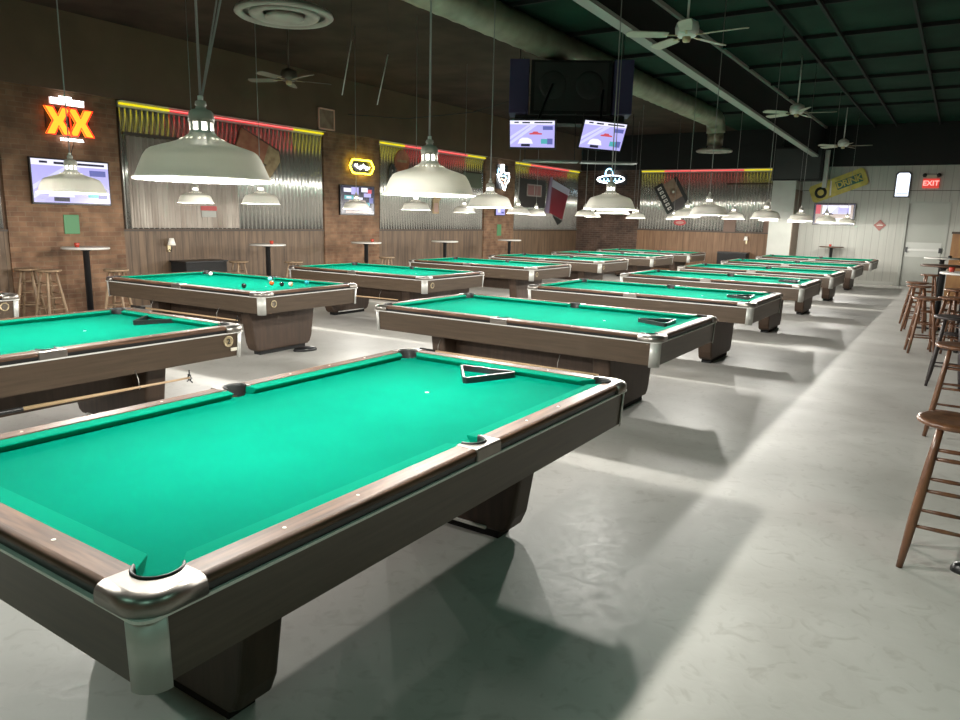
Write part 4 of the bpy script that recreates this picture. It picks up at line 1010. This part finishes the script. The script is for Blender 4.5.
ex = thing('exit_sign', 'red lit EXIT sign with emergency lamps above the door', 'exit sign', BW(-0.9, 2.9).translation)
M0 = Matrix.Translation(-ex.location) @ BW(-0.9, 2.9, 0.03)
MB().box((-0.20, -0.13, 0), (0.20, 0.13, 0.04), mat('exit_housing', (0.6, 0.1, 0.08), 0.5, emit=(1, 0.05, 0.04), es=0.5), M=M0).build('housing', ex, bevel=0.006)
mb = MB(); text_into(mb, 'EXIT', mat('exit_letters', (1, .3, .3), 0.5, emit=(1, 0.45, 0.40), es=1.2), 0.19, M0 @ T(0, 0, 0.045), 0.004, 0.003); mb.build('lettering', ex)
mb = MB().box((-0.12, 0.14, 0.0), (0.12, 0.23, 0.07), mat('beige_plastic', (0.6, 0.52, 0.4), 0.5), M=M0); mb.build('emergency_unit', ex, bevel=0.005)
for s in (-1, 1): MB().lathe([(0.0001, 0), (0.05, 0.0), (0.055, 0.05), (0.0001, 0.06)], sign_black, 16, M=M0 @ T(s * 0.17, 0.22, 0.03)).build('emergency_lamp', ex)

lc = thing('lit_menu_board', 'upright white glowing board with dark frame left of the exit sign', 'lit sign', BW(-1.58, 2.87).translation)
M0 = Matrix.Translation(-lc.location) @ BW(-1.58, 2.87, 0.02)
def rnd_top(w, h, c): return [(-w, -h), (w, -h), (w, h - c), (w - c, h), (-w + c, h), (-w, h - c)]
MB().prism(rnd_top(0.20, 0.36, 0.06), 0, 0.05, black_plastic, M=M0).build('casing', lc)
mb = MB(); mb.open = True
mb.prism(rnd_top(0.165, 0.325, 0.05), 0.05, 0.053, mat('board_glow', (0, 0, 0), 0.4, emit=(0.78, 0.86, 1.0), es=1.7), M=M0)
pkb = mat('board_pink', (0, 0, 0), 0.4, emit=(0.95, 0.70, 0.95), es=1.2)
for i, (w, y) in enumerate(((0.10, .22), (0.12, .15), (0.09, .08), (0.12, .01), (0.11, -.06), (0.12, -.13))): mb.prism(rect(-w, y, w, y + 0.035), 0.053, 0.054, pkb, M=M0)
mb.prism(rect(-0.14, -0.25, 0.14, -0.235), 0.053, 0.0545, scr_blue, M=M0)
mb.build('lit_face', lc)

# ================================================================== METAL AND PAINTED SIGNS
dk = thing('drink_sign', 'tilted yellow metal sign reading Drink on the back wall', 'sign', BW(-3.25, 2.82).translation)
M0 = Matrix.Translation(-dk.location) @ BW(-3.25, 2.85, 0.04, D(22))
w, h, c = 0.78, 0.26, 0.07
oct_ = [(-w, -h + c), (-w + c, -h), (w - c, -h), (w, -h + c), (w, h - c), (w - c, h), (-w + c, h), (-w, h - c)]
MB().prism(oct_, 0, 0.02, sign_yellow, M=M0).build('sign_plate', dk)
mb = MB(); mb.open = True
mb.prism([(-0.05, -0.12), (0.66, -0.12), (0.66, 0.12), (-0.05, 0.12)], 0.02, 0.022, sign_green, M=M0)
text_into(mb, 'DRINK', sign_yellow, 0.25, M0 @ T(0.31, 0.0, 0.025), 0.002, 0.006, spacing=0.9)
mb.build('lettering', dk)
mb = MB(); mb.open = True
mb.lathe([(0.0001, 0.0), (0.17, 0.0), (0.17, 0.004), (0.0001, 0.004)], sign_black, 24, M=M0 @ T(-0.50, -0.02, 0.02)); mb.lathe([(0.0001, 0.005), (0.09, 0.005)], sign_yellow, 20, M=M0 @ T(-0.50, -0.02, 0.02))
mb.prism([(-0.30, -0.2), (-0.26, -0.2), (-0.12, 0.2), (-0.16, 0.2)], 0.02, 0.0225, sign_white, M=M0)
mb.build('round_emblem', dk)
dm = thing('diamond_sign', 'small red diamond sign on the white panelled wall', 'sign', BW(-2.05, 1.72).translation)
M0 = Matrix.Translation(-dm.location) @ BW(-2.03, 1.72, 0.02, D(45))
MB().box((-0.115, -0.115, 0), (0.115, 0.115, 0.012), mat('faded_red', (0.30, 0.09, 0.07), 0.5), M=M0).build('sign_plate', dm)
MB().box((-0.08, -0.012, 0.012), (0.08, 0.012, 0.0135), sign_white, M=M0 @ RZ(D(-45))).box((-0.05, 0.03, 0.012), (0.05, 0.04, 0.0135), sign_white, M=M0 @ RZ(D(-45))).build('sign_print', dm)

ar = thing('arrow_sign', 'rusty red and tan arrow sign tilted on the sheet behind the nearest lamp', 'sign', LW(9.8, 2.7).translation)
M0 = Matrix.Translation(-ar.location) @ LW(9.70, 2.84, 0.125, D(-22)) @ Matrix.Diagonal((0.86, 0.86, 0.8, 1))
MB().prism([(-0.62, -0.22), (0.18, -0.22), (0.18, 0.22), (-0.62, 0.22)], 0, 0.05, sign_rust, M=M0).build('red_board', ar)
MB().prism([(0.18, -0.22), (0.18, 0.22), (0.50, 0.22), (0.62, 0.02), (0.42, -0.62), (0.30, -0.62), (0.12, -0.36), (0.30, -0.22)], 0, 0.05, sign_tan, M=M0).build('arrow_head', ar)
MB().tube([M0 @ Vector(p) for p in ((-0.64, -0.24, 0.03), (-0.64, 0.24, 0.03), (0.52, 0.24, 0.03), (0.65, 0.02, 0.03))], 0.012, trim_dark, 6).build('edge_trim', ar)
tag(MB().box((-0.17, -0.04, 0), (0.17, 0.04, 0.01), sign_red, M=LW(8.5, 1.70, 0.125)).box((-0.15, -0.16, 0), (0.15, -0.05, 0.008), mat('faded_print', (0.3, 0.3, 0.27), 0.5), M=LW(8.5, 1.70, 0.125)).build('small_notice'), 'small red and grey notice low on the weathered sheet', 'notice')
tag(MB().box((-0.12, -0.15, 0), (0.12, 0.15, 0.015), green_plate, M=LW(6.02, 1.39, 0.06)).build('wall_plate', bevel=0.01), 'green rectangular plate on brick below the race TV', 'wall plate', 'green plates on the brick piers')
tag(MB().box((-0.12, -0.17, 0), (0.12, 0.17, 0.015), green_plate, M=LW(18.74, 1.3, 0.06)).build('wall_plate', bevel=0.01), 'green rectangular plate on the third brick pier under the tiny screen', 'wall plate', 'green plates on the brick piers')
rs = thing('round_sign', 'round rusty brown sign left of the second large lamp', 'sign', LW(14.13, 2.97).translation)
M0 = Matrix.Translation(-rs.location) @ LW(14.13, 2.97, 0.06)
MB().lathe([(0.0001, 0), (0.27, 0), (0.27, 0.03), (0.25, 0.03), (0.245, 0.02), (0.0001, 0.02)], sign_rust, 28, M=M0).build('sign_disc', rs)
MB().box((-0.18, -0.03, 0.02), (0.18, 0.03, 0.026), sign_tan, M=M0).build('sign_band', rs)
wr = thing('dark_wreath', 'dark ornament hanging left of the round rusty sign', 'ornament', LW(13.72, 2.62).translation)
M0 = Matrix.Translation(-wr.location) @ LW(13.72, 2.62, 0.07)
MB().tube([M0 @ Vector((x, y, 0.02)) for x, y in ell(0, 0, 0.10, 0.26, 16)[:-1]], 0.03, sign_black, 8, closed=True).build('ring', wr)
MB().lathe([(0.0001, 0.0), (0.025, 0.0), (0.0001, 0.012)], alu, 10, M=M0 @ T(0, 0.1, 0.05)).build('stud', wr)
pb_ = thing('paper_sign', 'pale bent paper sign right of the second large lamp', 'sign', LW(15.8, 2.0).translation)
M0 = Matrix.Translation(-pb_.location) @ LW(15.8, 2.03, 0.08)
MB().prism([(-0.42, -0.30), (-0.16, -0.30), (-0.16, 0.02), (-0.02, 0.16), (0.5, 0.16), (0.5, 0.24), (-0.18, 0.24), (-0.42, 0.06)], 0, 0.02, sign_tan, M=M0).build('sign_plate', pb_)
MB().box((-0.38, -0.26, 0.02), (-0.20, -0.02, 0.024), mat('faded_red_print', (0.4, 0.25, 0.2), 0.5), M=M0).build('sign_print', pb_)
tag(MB().box((-0.46, -0.42, 0), (0.46, 0.0, 0.02), mat('olive_board', (0.12, 0.14, 0.09), 0.6), M=LW(17.25, 2.9, 0.06)).box((-0.47, -0.02, 0), (0.47, 0.02, 0.03), trim_dark, M=LW(17.25, 2.9, 0.06)).build('olive_board'), 'plain olive board beside the third brick pier under the yellow strip', 'board')
fl = thing('flag_sign', 'large dark red sign with white top band, tilted, farthest on the left wall', 'sign', LW(22.5, 2.3).translation)
M0 = Matrix.Translation(-fl.location) @ LW(22.45, 2.35, 0.08, D(-9))
MB().prism([(-0.62, -0.55), (0.45, -0.62), (0.72, 0.45), (-0.62, 0.52)], 0, 0.04, mat('dark_red_metal', (0.20, 0.025, 0.035), 0.45), M=M0).build('sign_plate', fl)
MB().prism([(-0.60, 0.30), (0.69, 0.25), (0.74, 0.47), (-0.62, 0.54)], 0.0, 0.05, mat('pale_blue_white', (0.5, 0.5, 0.58), 0.5), M=M0).build('top_band', fl)
MB().prism([(-0.80, -0.6), (-0.70, 0.6), (-0.62, 0.6), (-0.60, -0.6)], 0.0, 0.06, mat('faded_lilac', (0.28, 0.22, 0.32), 0.5), M=M0).build('side_strip', fl)
MB().prism([(-0.2, -0.62), (0.5, -0.66), (0.2, -0.85), (-0.05, -0.70)], 0.0, 0.03, sign_black, M=M0).build('lower_edge', fl)
nf = thing('notice_frame', 'small framed red notice on the dark board, far left wall', 'notice', LW(20.75, 2.55).translation)
M0 = Matrix.Translation(-nf.location) @ LW(20.75, 2.56, 0.10)
MB().box((-0.45, -0.17, 0), (0.45, 0.17, 0.012), mat('pinkish_print', (0.34, 0.16, 0.15), 0.6), M=M0).build('print', nf)
mb = MB()
for a, b in (((-.47, -.19), (-.43, .19)), ((.43, -.19), (.47, .19)), ((-.47, .15), (.47, .19)), ((-.47, -.19), (.47, -.15)), ((-.02, -.19), (.02, .19))): mb.box((*a, 0.0), (*b, 0.025), mat('notice_frame_wood', (0.4, 0.33, 0.3), 0.5), M=M0)
mb.build('frame_edge', nf)
tag(MB().box((-0.75, -0.48, 0), (0.95, 0.4, 0.03), mat('dark_board', (0.045, 0.04, 0.035), 0.6), M=LW(20.6, 2.5, 0.06)).build('dark_board'), 'dark board behind the small framed red notice', 'board')
# tilted posters on the back sheet
p1 = thing('poster_board', 'narrow tilted black sign with white letters on the back sheet', 'sign', BW(-8.45, 2.5).translation)
M0 = Matrix.Translation(-p1.location) @ BW(-8.52, 2.44, 0.09, D(31))
MB().box((-0.16, -0.52, 0), (0.16, 0.52, 0.02), sign_black, M=M0).build('sign_plate', p1)
mb = MB(); mb.open = True
for i in range(6): mb.box((-0.07, -0.42 + 0.15 * i, 0.02), (0.07, -0.33 + 0.15 * i, 0.023), sign_white, M=M0 @ T(0, 0, 0) ); mb.box((-0.03, -0.40 + 0.15 * i, 0.0232), (0.045, -0.365 + 0.15 * i, 0.0236), sign_black, M=M0)
mb.build('white_marks', p1)
p2 = thing('poster_board', 'tilted brown poster with a round emblem on the back sheet', 'sign', BW(-7.95, 2.6).translation)
M0 = Matrix.Translation(-p2.location) @ BW(-8.17, 2.56, 0.09, D(31))
MB().box((-0.20, -0.50, 0), (0.33, 0.52, 0.02), sign_brown, M=M0).build('sign_plate', p2)
MB().box((0.21, -0.50, 0.02), (0.33, 0.52, 0.03), sign_black, M=M0).box((-0.20, -0.50, 0.02), (0.21, -0.16, 0.024), mat('dark_grey_print', (0.08, 0.07, 0.07), 0.6), M=M0).build('dark_edge', p2)
MB().lathe([(0.0001, 0.026), (0.12, 0.026), (0.12, 0.02)], mat('emblem_brown', (0.22, 0.13, 0.09), 0.6), 24, M=M0 @ T(0.0, 0.12, 0)).lathe([(0.0001, 0.028), (0.04, 0.028)], sign_white, 12, M=M0 @ T(0.0, 0.12, 0)).build('round_emblem', p2)
tag(MB().tube([(-6.48, WY - 0.14, 2.91), (-5.06, WY - 0.14, 2.91)], 0.025, trim_dark, 8).box((-6.3, WY - 0.14, 2.90), (-6.26, WY, 2.92), trim_dark).box((-5.3, WY - 0.14, 2.90), (-5.26, WY, 2.92), trim_dark).build('hanging_rail'), 'thin dark horizontal rail on the right half of the back sheet', 'rail')
for x, wv, lab in ((-6.3, 0.19, 'left'), (-5.16, 0.09, 'right')):
    tag(MB().box((-wv, -0.28, 0), (wv, 0.26, 0.04), mat('brown_board', (0.13, 0.075, 0.05), 0.6), M=BW(x, 1.68, 0.06)).build('brown_board'), 'short brown board at the foot of the back sheet, %s one' % lab, 'board', 'short brown boards on the back sheet')
tag(MB().prism(ell(0, 0, 0.21, 0.10, 20)[:-1], 0, 0.015, sign_red, M=BW(-7.95, 1.66, 0.06)).prism(ell(0, 0, 0.14, 0.05, 20)[:-1], 0.015, 0.017, mat('dull_pink', (0.4, 0.2, 0.17), 0.6), M=BW(-7.95, 1.66, 0.06)).build('oval_sign'), 'small red oval sign low on the back sheet', 'sign')
# wooden counter end at the right, black pads on the floor
wc = thing('wooden_partition', 'orange brown wooden partition at the right frame edge near the back', 'partition', (0.35, 19.6, 0))
MB().box((-0.52, -0.06, 0), (0.6, 0.06, 1.55), noisy(mat('amber_wood', (0.3, 0.15, 0.05), 0.45), (0.16, 0.06, 0.025), (0.34, 0.18, 0.06), 3, stretch=(2, 2, 0.6))).build('panel', wc)
MB().box((-0.54, -0.08, 1.55), (0.62, 0.08, 1.60), trim_dark).build('cap', wc)
def pad(x, y, rz, lab, sx=0.15, sy=0.08):
    mb = MB(); mb.lathe([(0.0001, 0), (1, 0), (1.0, 0.02), (0.85, 0.04), (0.4, 0.05), (0.0001, 0.052)], black_plastic, 24, M=Matrix.Diagonal((sx, sy, 1, 1)))
    o = mb.build('floor_pad', loc=(x, y, 0)); o.rotation_euler = (0, 0, rz); tag(o, lab, 'floor pad', 'black oval pads on the floor')
pad(-6.52, 6.02, D(70), 'black oval pad on the floor beside the ball-strewn table pedestal')
pad(0.24, 4.02, D(0), 'black oval pad on the floor under the nearest stool', 0.08, 0.05)
tag(MB().lathe([(0.0001, 0), (0.035, 0), (0.038, 0.02), (0.03, 0.045), (0.0001, 0.05)], black_plastic, 16).build('ashtray', loc=(-0.14, 17.7, 1.07)), 'small black ashtray on the white-topped table nearest the exit', 'ashtray')
